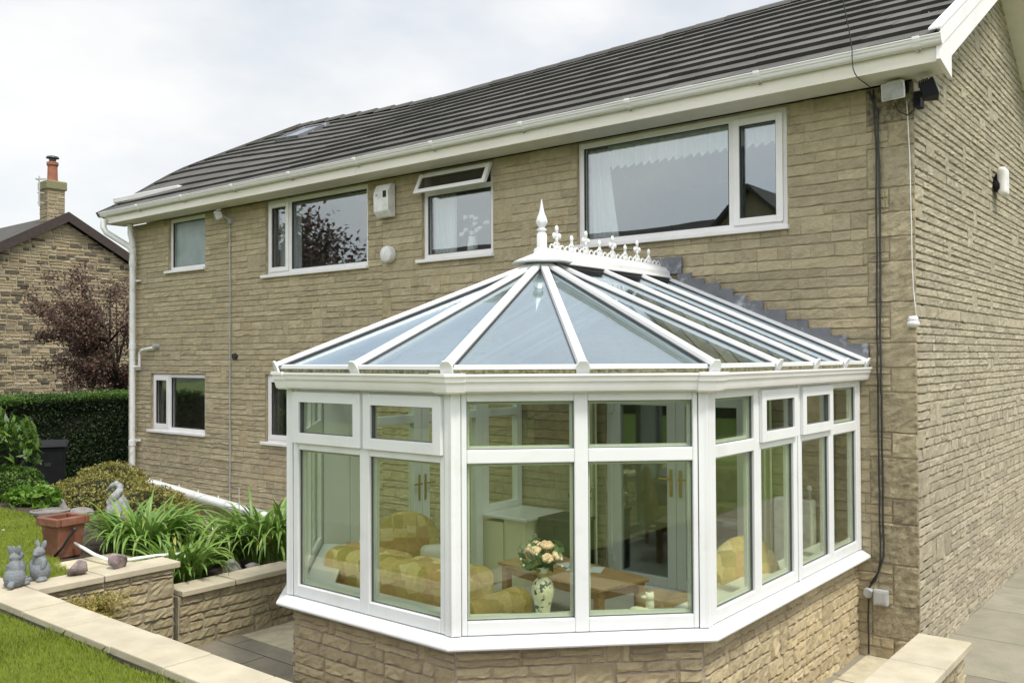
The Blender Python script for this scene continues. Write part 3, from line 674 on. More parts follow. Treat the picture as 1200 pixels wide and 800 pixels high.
def room(x0, x1, z0, z1, d=2.6, floor=.55, top=.05, m=None):
    mb = MB(); m = m or M['room']; y0 = .30; y1 = y0 + d; z0 -= floor; z1 = min(z1 + top, 4.64)
    mb.add([(x0, y0, z0), (x1, y0, z0), (x1, y1, z0), (x0, y1, z0), (x0, y0, z1), (x1, y0, z1), (x1, y1, z1), (x0, y1, z1)],
           [(0, 1, 2, 3), (7, 6, 5, 4), (1, 5, 6, 2), (2, 6, 7, 3), (3, 7, 4, 0)], m)
    mb.build('room_lining', house)
def house_window(key, mull=(), cas=(), trans=None, glass=None, sillx=.07):
    x0, x1, z0, z1 = WIN[key]; g = glass or M['glass']; W = .058; n0, n1 = -.095, -.03; m = M['upvc_house']
    mb = MB(); ring(mb, FH, x0 + .003, x1 - .003, z0 + .003, z1 - .003, W, n0, n1, m)
    cells = []; xs = [x0 + W] + [q for mm in mull for q in (mm - .03, mm + .03)] + [x1 - W]
    for mm in mull: mb.fbox(FH, mm - .03, mm + .03, n0, n1 + .001, z0 + W, z1 - W, m)
    for i in range(0, len(xs), 2): cells.append((xs[i], xs[i + 1], z0 + W, z1 - W))
    if trans: mb.fbox(FH, x0 + W, x1 - W, n0, n1 + .001, trans - .028, trans + .028, m); cells = [(x0 + W, x1 - W, z0 + W, trans - .028)]
    # reveals lined in white
    fr = mb.build('window', house, bevel=.004)
    for i, (a, b, c, d) in enumerate(cells):
        if i in cas:
            mb = MB(); ring(mb, FH, a - .012, b + .012, c - .012, d + .012, .062, n1 - .03, n1 + .022, m); ring(mb, FH, a + .05, b - .05, c + .05, d - .05, .008, n1 - .02, n1 + .01, M['gasket'])
            mb.build('casement', fr, bevel=.005); a, b, c, d = a + .05, b - .05, c + .05, d - .05
        else:
            mb = MB(); ring(mb, FH, a, b, c, d, .010, n1 - .03, n1 - .008, M['gasket']); mb.build('gasket', fr)
        mb = MB(); mb.fbox(FH, a + .002, b - .002, n1 - .05, n1 - .040, c + .002, d - .002, g); mb.build('pane', fr)
    mb = MB(); mb.fbox(FH, x0 - .07 if key != 'w4' else x0, x1 + .02, -.03, .055, z0 - .035, z0 + .006, m); mb.build('sill', fr, bevel=.006)
    mb = MB(); mb.fbox(FH, x0 - .0, x1, -.30, -.10, z0 - .03, z0 + .012, m); mb.build('inner_sill', fr)
    return fr
for k in WIN:
    if k != 'w1': room(WIN[k][0] - .5, WIN[k][1] + .5, WIN[k][2], WIN[k][3])
f1 = house_window('w1', glass=M['frost']); f2 = house_window('w2', mull=(-8.083,), cas=(0,)); f3 = house_window('w3', trans=4.395)
f4 = house_window('w4', mull=(-1.575,), cas=(1,)); f5 = house_window('w5', mull=(-11.135,), cas=(0,)); f6 = house_window('w6', mull=(-8.0,), cas=(0,))
# opened top light of the middle bathroom window
x0, x1, z0, z1 = WIN['w3']; ht = .235; ang = radians(26); top = z1 - .035
FO = [V((0, -.03, 0)), V((1, 0, 0)), V((0, -1, 0))]
def opn(mb, a, b, s0, s1, n0, n1, m):
    vs = []
    for nn in (n0, n1):
        for (u, s) in ((a, s0), (b, s0), (b, s1), (a, s1)):
            y = -.02 - s * sin(ang) - nn * cos(ang); zz = top - s * cos(ang) + nn * sin(ang) * -1 * -1 * 0 + nn * -sin(ang) * 0 + nn * .0; vs.append((u, y, zz - nn * sin(ang) * 0))
    mb.add(vs, [(0, 1, 2, 3), (7, 6, 5, 4), (0, 4, 5, 1), (1, 5, 6, 2), (2, 6, 7, 3), (3, 7, 4, 0)], m)
mb = MB(); a, b = x0 + .0, x1 - .0; w_ = .055
opn(mb, a, a + w_, 0, ht + .03, -.02, .03, M['upvc_house']); opn(mb, b - w_, b, 0, ht + .03, -.02, .03, M['upvc_house'])
opn(mb, a + w_, b - w_, 0, w_, -.02, .03, M['upvc_house']); opn(mb, a + w_, b - w_, ht + .03 - w_, ht + .03, -.02, .03, M['upvc_house'])
mb.build('top_light', f3, bevel=.004)
mb = MB(); opn(mb, a + w_, b - w_, w_, ht + .03 - w_, 0, .01, M['dark_glass']); mb.build('pane', f3)
# curtains
def curtain(x0, x1, z0, z1, y, m, name='curtain', folds=9, parent=None, gather=None, hem=0.0):
    nx = int(folds * 8); nz = 10; vs = []; fs = []
    for j in range(nz + 1):
        t = j / nz; zz = z0 + (z1 - z0) * t
        for i in range(nx + 1):
            s = i / nx; xe = x1
            if gather: xe = x1 + gather * (1 - t) ** 1.3
            h = hem * (sin(s * folds * 2 * pi) * .5 + .5) * (1 - t)
            vs.append((x0 + (xe - x0) * s, y + .022 * sin(s * folds * 2 * pi) + .01 * sin(s * folds * 4.3), zz + h))
    for j in range(nz):
        for i in range(nx): fs.append((j * (nx + 1) + i, j * (nx + 1) + i + 1, (j + 1) * (nx + 1) + i + 1, (j + 1) * (nx + 1) + i))
    mb = MB(); mb.add(vs, fs, m); return mb.build(name, parent, org=None if parent else (x0, y, z0), smooth=True)
c = curtain(-3.26, -3.02, 3.35, 4.60, .20, M['curtain_white'], folds=5, gather=.18); tag(c, 'white curtain gathered at the left of the largest upper window', 'curtain')
c = curtain(-3.0, -1.0, 4.36, 4.62, .16, M['curtain_white'], 'valance', folds=22, hem=.05); tag(c, 'white frilled valance across the top of the largest upper window', 'valance')
c = curtain(-5.50, -5.13, 3.5, 4.38, .18, M['curtain_white'], folds=6); tag(c, 'white net curtain at the left of the upper window with open top light', 'curtain')
c = curtain(-8.56, -8.08, 3.5, 4.6, .22, M['curtain_white'], folds=6); tag(c, 'pale net curtain behind the narrow light of the wide upper left window', 'curtain')
# flowers on the upper sill
def flower_head(mb, c, r, m, k=5):
    c = V(c)
    for i in range(k):
        a = 2 * pi * i / k + random.random(); mb.ball(c + V((cos(a), sin(a) * .6, sin(a * 1.7) * .5)) * r * .55, (r * .55, r * .4, r * .5), m, 7, 4)
    mb.ball(c, r * .6, m, 7, 4)
t = thing('flower_vase', 'white jug of white flowers on the sill of the upper window with open top light', 'vase', (-4.86, .16, 3.63))
mb = MB(); mb.lathe([(.05, 0), (.065, .03), (.06, .12), (.045, .19), (.05, .22)], (-4.86, .16, 3.63), M['white_petal'], 14); mb.build('jug', t, smooth=True)
mb = MB()
for i in range(12):
    p = V((-4.86 + random.uniform(-.2, .2), .16 + random.uniform(-.04, .04), 3.95 + random.uniform(-.08, .15))); mb.tube([(-4.86, .16, 3.84), p], .003, M['green_stem'], 5); flower_head(mb, p, .035, M['white_petal'])
mb.build('flowers', t, smooth=True)
# ------------------------------------------------------------------ fittings on the house walls
mb = MB(); mb.extr([(-6.21, -.02, 4.17), (-6.21, -.02, 4.58), (-6.21, -.10, 4.57), (-6.21, -.15, 4.47), (-6.21, -.15, 4.24), (-6.21, -.09, 4.17)], (.26, 0, 0), M['white_plastic'])
t = thing('alarm_box', 'white wedge-shaped alarm siren box high on the wall left of the open window', 'alarm', (-6.05, -.02, 4.2)); mb.build('case', t, bevel=.012)
mb = MB()
for i in range(4): mb.box((-6.04, -.1515, 4.40 + i * .018), (-5.98, -.149, 4.428 + i * .018), M['gasket'])
mb.build('louvre', t)
mb = MB(); mb.box((-6.17, -.1515, 4.42), (-6.13, -.149, 4.455), M['slate_blue']); mb.build('badge', t)
mb = MB(); mb.lathe([(.105, 0), (.105, .05), (.095, .075), (.06, .095), (.0, .10)], (-6.06, -.015, 3.72), M['white_plastic'], 26, axis=V((0, -1, 0)))
o = mb.build('wall_vent', None, org=(-6.06, -.015, 3.72), smooth='auto'); tag(o, 'round cream dome vent on the wall below the alarm box', 'vent')
def floodlight(name, label, c, d, s, m, dark=False):
    c = V(c); d = V(d).normalized(); t = thing(name, label, 'floodlight', c)
    sx = d.cross(V((0, 0, 1))).normalized(); up = sx.cross(d)
    P = lambda a, b, e: c + sx * a * s + d * b * s + up * e * s
    mb = MB()
    A = [P(-.5, 0, -.36), P(.5, 0, -.36), P(.5, 0, .36), P(-.5, 0, .36), P(-.32, -.5, -.22), P(.32, -.5, -.22), P(.32, -.5, .22), P(-.32, -.5, .22)]
    mb.add(A, [(0, 1, 2, 3), (7, 6, 5, 4), (0, 4, 5, 1), (1, 5, 6, 2), (2, 6, 7, 3), (3, 7, 4, 0)], m)
    for i in range(5): mb.bar(P(-.3, -.2 - i * .07, .30), P(.3, -.2 - i * .07, .30), .012, .03, m)
    mb.build('body', t, bevel=.008)
    mb = MB(); mb.add([P(-.43, .01, -.30), P(.43, .01, -.30), P(.43, .01, .30), P(-.43, .01, .30), P(-.43, .05, -.30), P(.43, .05, -.30), P(.43, .05, .30), P(-.43, .05, .30)], [(3, 2, 1, 0), (4, 5, 6, 7), (0, 1, 5, 4), (1, 2, 6, 5), (2, 3, 7, 6), (3, 0, 4, 7)], M['black'] if dark else M['grey_plastic']); mb.build('lens', t, bevel=.004)
    return t, P
t, P = floodlight('floodlight', 'square pale floodlight under the eaves of the front wall at the right corner', (-.10, -.17, 4.56), (-.1, -.9, -.12), .19, M['white_plastic'])
mb = MB(); mb.tube([P(0, -.5, 0), (-.08, -.02, 4.62)], .016, M['grey_plastic'], 8); mb.box((-.14, -.045, 4.57), (-.02, -.012, 4.66), M['black']); mb.build('bracket', t)
t, P = floodlight('floodlight', 'dark-bodied floodlight facing along the gable at the right corner', (.20, -.10, 4.54), (.75, .2, .25), .21, M['black'], False)
mb = MB(); mb.tube([P(0, -.5, 0), (.02, .02, 4.50)], .016, M['black'], 8); mb.box((.02, -.04, 4.44), (.07, .08, 4.56), M['black']); mb.build('bracket', t)
t, P = floodlight('floodlight', 'small white floodlight under the eaves near the left end of the house', (-9.53, -.20, 4.52), (-.5, -.8, -.3), .19, M['white_plastic'])
mb = MB(); mb.tube([P(0, -.5, 0), (-9.42, -.02, 4.46)], .014, M['grey_plastic'], 8); mb.box((-9.46, -.05, 4.42), (-9.38, -.012, 4.5), M['grey_plastic']); mb.build('bracket', t)
t = thing('bulkhead_light', 'oval white bulkhead lamp high on the gable wall', 'wall light', (.02, 3.0, 4.28))
mb = MB(); mb.lathe([(.13, 0), (.14, .02), (.13, .06)], (.02, 3.0, 4.28), M['black'], 20, axis=V((1, 0, 0)), sq=.55); ob = mb.build('back_plate', t, smooth='auto')
mb = MB(); mb.box((.05, 2.9, 4.13), (.14, 3.1, 4.43), M['white_plastic']); mb.build('cover', t, bevel=.04, seg=4)
def cable(label, pts, r, m, org=None):
    mb = MB(); P = []; pts = [V(p) for p in pts]
    for a, b in zip(pts[:-1], pts[1:]):
        n = max(2, int((b - a).length / .12))
        for i in range(n): P.append(a.lerp(b, i / n) + V((random.uniform(-.004, .004), 0, 0)))
    P.append(pts[-1]); mb.tube(P, r, m, 6); o = mb.build('cable', None, org=pts[-1], smooth=True); tag(o, label, 'cable'); return o
cable('left thin black cable of the run down the front wall to the junction box', [(-.29, -.035, 4.64), (-.275, -.036, 4.1), (-.285, -.034, 2.5), (-.28, -.036, 1.2), (-.275, -.04, .80), (-.31, -.05, .64), (-.375, -.04, .56), (-.38, -.035, .02)], .008, M['black_cable'])
cable('right thick black cable of the run down the front wall beside the thin one', [(-.33, -.035, 4.63), (-.26, -.04, 4.45), (-.25, -.036, 4.0), (-.258, -.034, 2.5), (-.255, -.036, 1.2), (-.25, -.04, .83), (-.29, -.05, .70), (-.355, -.045, .60)], .009, M['black_cable'])
cable('thin white cable running down the corner edge to the white sensor', [(-.03, -.035, 4.50), (-.02, -.03, 4.2), (-.015, -.03, 3.6), (.0, -.032, 3.0), (.02, -.03, 2.76)], .0045, M['white_plastic'])
cable('grey cable hanging from the left floodlight down to the ground', [(-9.42, -.03, 4.40), (-9.415, -.026, 3.4), (-9.42, -.028, 2.0), (-9.415, -.026, .9), (-9.42, -.03, .25)], .010, M['grey_plastic'])
cable('overhead black wire rising from the eaves at the right corner', [(-.30, -.03, 4.56), (-.30, -.10, 4.645), (-.30, -.40, 4.65), (-.302, -.495, 4.70), (-.305, -.50, 4.85), (-.345, -.62, 5.30), (-.42, -.9, 6.2), (-1.1, -3.2, 11.5)], .004, M['black_cable'])
cable('loop of dark wire between the two right corner floodlights', [(-.13, -.03, 4.50), (-.10, -.05, 4.43), (-.03, -.05, 4.38), (.02, -.02, 4.42)], .006, M['bark'])
mb = MB(); mb.ball((.0, -.05, 2.71), (.05, .05, .032), M['white_plastic'], 14, 8); mb.lathe([(.035, 0), (.04, .03), (.03, .05)], (.0, -.05, 2.72), M['white_plastic'], 12)
o = mb.build('sensor', None, org=(0, -.05, 2.71), smooth=True); tag(o, 'small white dome sensor on the house corner at the end of the white cable', 'sensor')
mb = MB(); mb.box((-.33, -.075, .44), (-.22, -.014, .56), M['grey_plastic']); mb.box((-.32, -.08, .45), (-.23, -.072, .55), M['grey_plastic']); o = mb.build('junction_box', None, org=(-.27, -.05, .44), bevel=.008); tag(o, 'square grey weatherproof socket box low on the front wall', 'socket box')
mb = MB(); mb.lathe([(.04, 0), (.045, .03), (.035, .05)], (-.375, -.014, .52), M['grey_plastic'], 14, axis=V((0, -1, 0))); o = mb.build('junction_box', None, org=(-.375, -.02, .5), smooth='auto'); tag(o, 'small round grey junction box beside the square socket box', 'junction box')
# ------------------------------------------------------------------ conservatory
PV = [V((-4.077, 0, 0)), V((-4.077, -2.757, 0)), V((-3.013, -3.821, 0)), V((-1.499, -3.821, 0)), V((-.435, -2.757, 0)), V((-.435, 0, 0))]
def offs(o):
    res = []
    for i, p in enumerate(PV):
        ns = []
        if i > 0: u = (PV[i] - PV[i - 1]).normalized(); ns.append(V((u.y, -u.x, 0)))
        if i < len(PV) - 1: u = (PV[i + 1] - PV[i]).normalized(); ns.append(V((u.y, -u.x, 0)))
        if len(ns) == 1: res.append(p + ns[0] * o)
        else: b = (ns[0] + ns[1]); res.append(p + b * (o / (b.dot(ns[0]))))
    return res
def sweep(mb, prof, m, y_end=-.018, c=None, first=0):
    """profile [(offset, z)...] closed, swept round the plan with mitred corners"""
    rows = []
    for (o, z) in prof:
        r = offs(o); r[0] = V((r[0].x, y_end, 0)); r[-1] = V((r[-1].x, y_end, 0)); rows.append([V((p.x, p.y, z)) for p in r])
    k = len(prof); n = len(PV); vs = [rows[j][i] for i in range(first, n) for j in range(k)]; n -= first
    fs = [(i * k + j, i * k + (j + 1) % k, (i + 1) * k + (j + 1) % k, (i + 1) * k + j) for i in range(n - 1) for j in range(k)]
    fs += [tuple(range(k)), tuple((n - 1) * k + j for j in range(k))[::-1]]
    mb.add(vs, fs, m, c)
cons = thing('conservatory', 'white Victorian conservatory with glass roof, finial and cresting on a stone base', 'conservatory', (-2.256, -2, 0))
mb = MB(); sweep(mb, [(-.04, -.05), (-.04, .795), (-.30, .795), (-.30, -.05)], M['mortar_pink'], first=1); mb.box((-4.037, -.62, -.05), (-3.777, -.018, .795), M['mortar_pink']); random.seed(21)
fr_of = lambda i, o=0: (lambda P_, Q_: [P_, (Q_ - P_).normalized(), V(((Q_ - P_).normalized().y, -(Q_ - P_).normalized().x, 0))])(offs(o)[i], offs(o)[i + 1])
for i in range(1, 5):
    F = fr_of(i, -.04); Lw = (offs(-.04)[i + 1] - offs(-.04)[i]).length
    lay(mb, F, .002, Lw - .002, -.02, .795, [], M['base'], dep=.019, course=.078, rows=3, wmin=.16, wmax=.48, jump=.15, cell=.035, gap=.0035, hv=.2)
mb.build('dwarf_wall', cons, col=True, recalc=False)
mb = MB(); sweep(mb, [(-.06, .80), (.073, .80), (.078, .812), (.073, .826), (.01, .858), (-.06, .862)], M['upvc'], first=1); mb.build('sill', cons, bevel=.003)
mb = MB(); sweep(mb, [(-.085, .862), (-.085, .905), (-.30, .905), (-.30, .885), (-.27, .80), (-.085, .80)], M['upvc'], first=1); mb.build('inner_sill', cons, bevel=.004)
mb = MB(); sweep(mb, [(-.302, .18), (-.302, .80), (-.308, .80), (-.308, .18)], M['room_cream'], first=1); mb.box((-4.04, -.632, .18), (-3.766, -.621, .80), M['room_cream']); mb.build('inner_plaster', cons)
# corner posts
for i in range(1, 5):
    p = PV[i]; u1 = (PV[i] - PV[i - 1]).normalized(); u2 = (PV[i + 1] - PV[i]).normalized(); n1 = V((u1.y, -u1.x, 0)); n2 = V((u2.y, -u2.x, 0)); bb = (n1 + n2).normalized()
    e = .052; k = .006
    poly = [p - u1 * e + n1 * k, p - u1 * .02 + n1 * k, p + bb * .012, p + u2 * .02 + n2 * k, p + u2 * e + n2 * k, p + u2 * (e - .03) - n2 * .075, p - u1 * (e - .03) - n1 * .075]
    mb = MB(); mb.prism([(q.x, q.y) for q in poly], .864, 2.30, M['upvc']); mb.build('corner_post', cons, bevel=.004)
mb = MB(); ZF0, ZF1, ZT0, ZT1 = .862, 2.282, 1.846, 1.926
for i, o in ((5, 0), (0, 0)):
    q = PV[i]; sgn = 1 if i == 5 else -1; mb = MB(); mb.box((q.x - .075 * sgn, -.075, .864), (q.x + .004 * sgn, -.02, 2.30), M['upvc']); mb.build('wall_post', cons, bevel=.004)
def lights(i, cuts, mulls, casements, door=None):
    """one facet: cuts = u positions of the lights [(u0,u1)...] of glass, frame between them"""
    F = [PV[i], (PV[i + 1] - PV[i]).normalized(), None]; F[2] = V((F[1].y, -F[1].x, 0)); Lw = (PV[i + 1] - PV[i]).length
    a0 = .053 if i > 0 else .076; a1 = Lw - (.053 if i < 4 else .076); m = M['upvc']; n0, n1 = -.07, 0.0
    edges = [a0] + [q for c in cuts for q in c] + [a1]
    mb = MB()
    for j in range(0, len(edges), 2): mb.fbox(F, edges[j], edges[j + 1], n0, n1, ZF0 + .002, ZF1, m)
    for (a, b) in cuts:
        mb.fbox(F, a, b, n0, n1, ZF0 + .002, .945, m); mb.fbox(F, a, b, n0, n1, ZT0, ZT1, m); mb.fbox(F, a, b, n0, n1, 2.203, ZF1, m)
    for j in range(2, len(edges) - 2, 2):
        if edges[j + 1] - edges[j] > .12: mm = (edges[j] + edges[j + 1]) / 2; mb.fbox(F, mm - .016, mm + .016, n1, n1 + .012, ZF0 + .004, ZF1 - .002, m)
    fr = mb.build('window_frame', cons, bevel=.007)
    for j, (a, b) in enumerate(cuts):
        for (c, d, top) in ((.945, ZT0, 0), (ZT1, 2.203, 1)):
            if top and j in casements:
                mb = MB(); ring(mb, F, a - .032, b + .032, c - .032, d + .032, .068, .001, .026, m); ring(mb, F, a + .034, b - .034, c + .034, d - .034, .005, -.02, .012, M['gasket_grey']); mb.build('casement', fr, bevel=.008)
                mb = MB(); mb.fbox(F, a + .036, b - .036, -.018, -.008, c + .036, d - .036, M['glass_cons']); mb.build('pane', fr)
                mb = MB(); mb.fbox(F, (a + b) / 2 - .05, (a + b) / 2 + .05, -.10, -.075, c - .01, c + .012, M['white_plastic']); mb.build('handle', fr, bevel=.004)
            else:
                mb = MB(); ring(mb, F, a, b, c, d, .004, -.034, -.018, M['gasket_grey']); ring(mb, F, a, b, c, d, .018, -.07, -.047, m); mb.build('bead', fr)
                mb = MB(); mb.fbox(F, a + .006, b - .006, -.034, -.024, c + .006, d - .006, M['glass_cons']); mb.build('pane', fr)
    return F, fr
lights(2, [(.108, .722), (.812, 1.418)], None, (0, 1))
lights(3, [(.086, .712), (.794, 1.420)], None, ())
lights(1, [(.086, .712), (.794, 1.420)], None, ())
lights(4, [(.12, .667), (.774, 1.322), (1.478, 2.02), (2.118, 2.640)], None, (1, 2))
# left side: dwarf-wall window next to the house, then double doors, then window
def side_left():
    F = [PV[0], V((0, -1, 0)), V((-1, 0, 0))]; m = M['upvc']; mb = MB(); Lw = 2.757
    for (a, b) in ((.076, .10), (.56, .66), (2.42, 2.704)): mb.fbox(F, a, b, -.07, 0, ZF0 + .002, ZF1, m)
    mb.fbox(F, .10, .56, -.07, 0, ZF0 + .002, .945, m); mb.fbox(F, .10, .56, -.07, 0, ZT0, ZT1, m); mb.fbox(F, .10, .56, -.07, 0, 2.203, ZF1, m); mb.fbox(F, .66, 2.42, -.07, 0, 2.22, ZF1, m)
    fr = mb.build('window_frame', cons, bevel=.006)
    for c, d in ((.945, ZT0), (ZT1, 2.203)): mb = MB(); mb.fbox(F, .104, .556, -.034, -.024, c, d, M['glass_cons']); mb.build('pane', fr)
    for (a, b, hs) in ((.664, 1.536, 1.50), (1.542, 2.416, 1.58)):
        mb = MB(); ring(mb, F, a, b, .22, 2.216, .10, -.075, .004, m); mb.fbox(F, a + .10, b - .10, -.07, 0, ZT0, ZT1, m); d = mb.build('door', cons, bevel=.005)
        mb = MB(); mb.fbox(F, a + .10, b - .10, -.034, -.024, .32, ZT0, M['glass_cons']); mb.fbox(F, a + .10, b - .10, -.034, -.024, ZT1, 2.116, M['glass_cons']); mb.build('pane', d)
        mb = MB(); mb.fbox(F, hs - .012, hs + .012, -.084, -.075, 1.12, 1.36, M['brass']); mb.fbox(F, hs - .1 if hs < 1.54 else hs, hs if hs < 1.54 else hs + .1, -.12, -.10, 1.27, 1.285, M['brass']); mb.fbox(F, hs - .006, hs + .006, -.12, -.08, 1.27, 1.285, M['brass']); mb.build('handle', d, bevel=.003)
side_left()
# the dwarf wall is open at those doors: a plastered step covers it inside
# eaves beam, gutter, mossy edge
mb = MB(); sweep(mb, [(-.06, 2.284), (-.004, 2.284), (-.004, 2.345), (-.06, 2.345)], M['upvc']); mb.build('eaves_beam', cons)
mb = MB()
pr = [(.002, 2.362), (.002, 2.262), (.012, 2.256), (.055, 2.256), (.070, 2.266), (.076, 2.285), (.080, 2.308), (.092, 2.322), (.095, 2.345), (.104, 2.350), (.104, 2.364), (.090, 2.364), (.086, 2.32), (.068, 2.30), (.062, 2.276), (.02, 2.272), (.012, 2.29), (.010, 2.362)]
sweep(mb, pr, M['upvc_house'], y_end=.0)
for i in range(1, 5):
    p0 = offs(.0)[i]
    for s in (-1, 1):
        u = (PV[i] - PV[i - 1]).normalized() if s < 0 else (PV[i + 1] - PV[i]).normalized(); n = V((u.y, -u.x, 0)); F = [PV[i], u, n]
        t = tan(pi / 8)
        q = [(.004, 2.25), (.058, 2.25), (.076, 2.26), (.083, 2.285), (.087, 2.305), (.098, 2.318), (.102, 2.345), (.111, 2.349), (.111, 2.369), (.094, 2.369), (.09, 2.33), (.004, 2.26)]
        e = .065 * s
        A = [PV[i] + u * (o_ * t * s * -1 * -1 if s > 0 else o_ * t) * 0 + u * (o_ * t * (1 if s < 0 else -1)) + n * o_ + V((0, 0, z_)) for o_, z_ in q]
        B = [PV[i] + u * (.075 * s) + n * o_ + V((0, 0, z_)) for o_, z_ in q]
        k = len(q); mb.add(A + B, [tuple(range(k)), tuple(range(k, 2 * k))[::-1]] + [(j, (j + 1) % k, k + (j + 1) % k, k + j) for j in range(k)], M['upvc_house'])
mb.build('gutter', cons, bevel=.0015)
mb = MB(); sweep(mb, [(-.06, 2.347), (.0, 2.347), (.012, 2.366), (.062, 2.366), (.062, 2.389), (.04, 2.394), (-.06, 2.40)], M['moss']); mb.build('eaves_trim', cons)
# roof: hub, ridge, bars, glass
HUB = V((-2.256, -1.956, 3.205)); RW = V((-2.256, -.02, 3.205)); ZE = 2.405; EO = .06
ep = [V((p.x, p.y, ZE)) for p in offs(EO)]; ep[0].y = ep[5].y = -.04
def epos(i, t): return ep[i].lerp(ep[i + 1], t)
bars = []   # (eave point, top point)
for t in (0, 0.215, .445, .70): 
    y = ep[0].y + (ep[1].y - ep[0].y) * t
bars_l = [(V((ep[0].x, y, ZE)), V((-2.256, max(y, HUB.y), 3.205))) for y in (-.05, -.56, -1.18, -1.86)]
bars_r = [(V((ep[5].x, y, ZE)), V((-2.256, max(y, HUB.y), 3.205))) for y in (-1.86, -1.18, -.56, -.05)]
mid = lambda i: epos(i, .5)
fan = [(ep[1], HUB), (mid(1), HUB), (ep[2], HUB), (mid(2), HUB), (ep[3], HUB), (mid(3), HUB), (ep[4], HUB)]
allb = bars_l + fan + bars_r
wn = V((0, 0, 1))
for a, b in allb:
    d = (b - a).normalized(); a2 = a - d * .0; hub = (b - HUB).length < .01; b2 = b - d * (.10 if hub else .05)
    mb = MB()
    mb.bar(a2, b2, .068, .010, M['gasket_grey'], off=-.006); mb.bar(a2, b2, .050, .05, M['upvc'], off=-.062)
    mb.bar(a2 - d * .012, b2, .064, .026, M['upvc'], off=.005, w2=.050)
    sx = d.cross(wn).normalized(); u = sx.cross(d)
    cap = [a2 - d * .012 + sx * x_ + u * y_ for x_, y_ in ((-.036, -.055), (.036, -.055), (.040, .0), (.036, .022), (.02, .045), (-.02, .045), (-.036, .022), (-.040, .0))]
    mb.extr(cap, -d * .014, M['upvc']); mb.build('roof_bar', cons, bevel=.003)
def pane_roof(pts):
    n = (pts[1] - pts[0]).cross(pts[2] - pts[0]).normalized()
    if n.z < 0: n = -n
    cen = sum(pts, V((0, 0, 0))) / len(pts); pts = [p + (cen - p).normalized() * .01 for p in pts]
    mb = MB(); mb.extr([p - n * .012 for p in pts], n * .008, M['glass_roof']); mb.build('roof_pane', cons)
for S in (bars_l, bars_r):
    q = sorted(S, key=lambda b: b[0].y)
    cor = ep[1] if S is bars_l else ep[4]
    pane_roof([cor, q[0][0], q[0][1], HUB])
    for j in range(3): pane_roof([q[j][0], q[j + 1][0], q[j + 1][1], q[j][1]])
for j in range(6): pane_roof([fan[j][0], fan[j + 1][0], HUB])
mb = MB()   # white drip trim along the glass edge
sweep(mb, [(.046, ZE - .012), (.064, ZE - .016), (.064, ZE + .006), (.046, ZE + .012)], M['upvc']); mb.build('glazing_trim', cons)
# under-ridge
mb = MB(); mb.bar(HUB + V((0, .02, 0)), RW, .10, .08, M['upvc'], off=-.13); mb.box((-2.256 - .09, HUB.y, 3.165), (-2.256 + .09, -.02, 3.20), M['gasket']); mb.build('ridge_beam', cons)
mb = MB(); xr = -2.256
prof = [(-.10, 3.195), (-.105, 3.205), (-.085, 3.225), (-.08, 3.262), (-.062, 3.275), (-.045, 3.305), (.045, 3.305), (.062, 3.275), (.08, 3.262), (.085, 3.225), (.105, 3.205), (.10, 3.195)]
mb.extr([(xr + a, HUB.y, b) for a, b in prof], (0, 1.90, 0), M['upvc']); mb.build('ridge_cap', cons, bevel=.003)
mb = MB(); mb.lathe([(.245, 3.195), (.25, 3.205), (.18, 3.232), (.09, 3.268), (.07, 3.275), (.068, 3.31), (.042, 3.322), (.042, 3.425), (.034, 3.438), (.026, 3.445), (.040, 3.458), (.040, 3.468), (.024, 3.476), (.028, 3.488), (.044, 3.51), (.048, 3.53), (.040, 3.555), (.022, 3.60), (.012, 3.65), (.003, 3.705)], (xr, HUB.y, 0), M['upvc'], 8)
mb.build('finial', cons, smooth='auto')
mb = MB(); yy = HUB.y + .10
mb.box((xr - .006, yy, 3.300), (xr + .006, -.10, 3.328), M['upvc'])
k = 0; n_arch = 25; st = (-.10 - yy) / n_arch
for j in range(n_arch):
    y = yy + st * (j + .5); mb.tube([(xr, y + cos(a) * st * .42, 3.326 + sin(a) * .036) for a in np.linspace(0, pi, 7)], .0065, M['upvc'], 6)
for j in range(8):
    y = yy + .10 + j * (abs(yy + .10) - .10) / 8; tall = j % 2 == 0; h = .165 if tall else .105; z0 = 3.326
    mb.bar((xr, y, z0), (xr, y, z0 + h), .022, .014, M['upvc'], up=V((1, 0, 0)), off=-.007)
    mb.ball((xr, y, z0 + .012), (.012, .036, .024), M['upvc'], 10, 6); mb.ball((xr, y, z0 + h), (.014, .021, .030), M['upvc'], 10, 6)
    if tall:
        for s in (-1, 1): mb.ball((xr, y + s * .036, z0 + h * .66), (.014, .023, .024), M['upvc'], 10, 6); mb.ball((xr, y + s * .018, z0 + h * .66), (.010, .020, .012), M['upvc'], 8, 5)
    mb.ball((xr, y, z0 + h * .5), (.012, .019, .022), M['upvc'], 10, 6)
    for s in (-1, 1): mb.tube([(xr, y + s * .006, z0 + .04), (xr, y + s * .028, z0 + .052), (xr, y + s * .040, z0 + .034), (xr, y + s * .034, z0 + .016)], .0065, M['upvc'], 6)
mb.build('ridge_cresting', cons, smooth='auto')
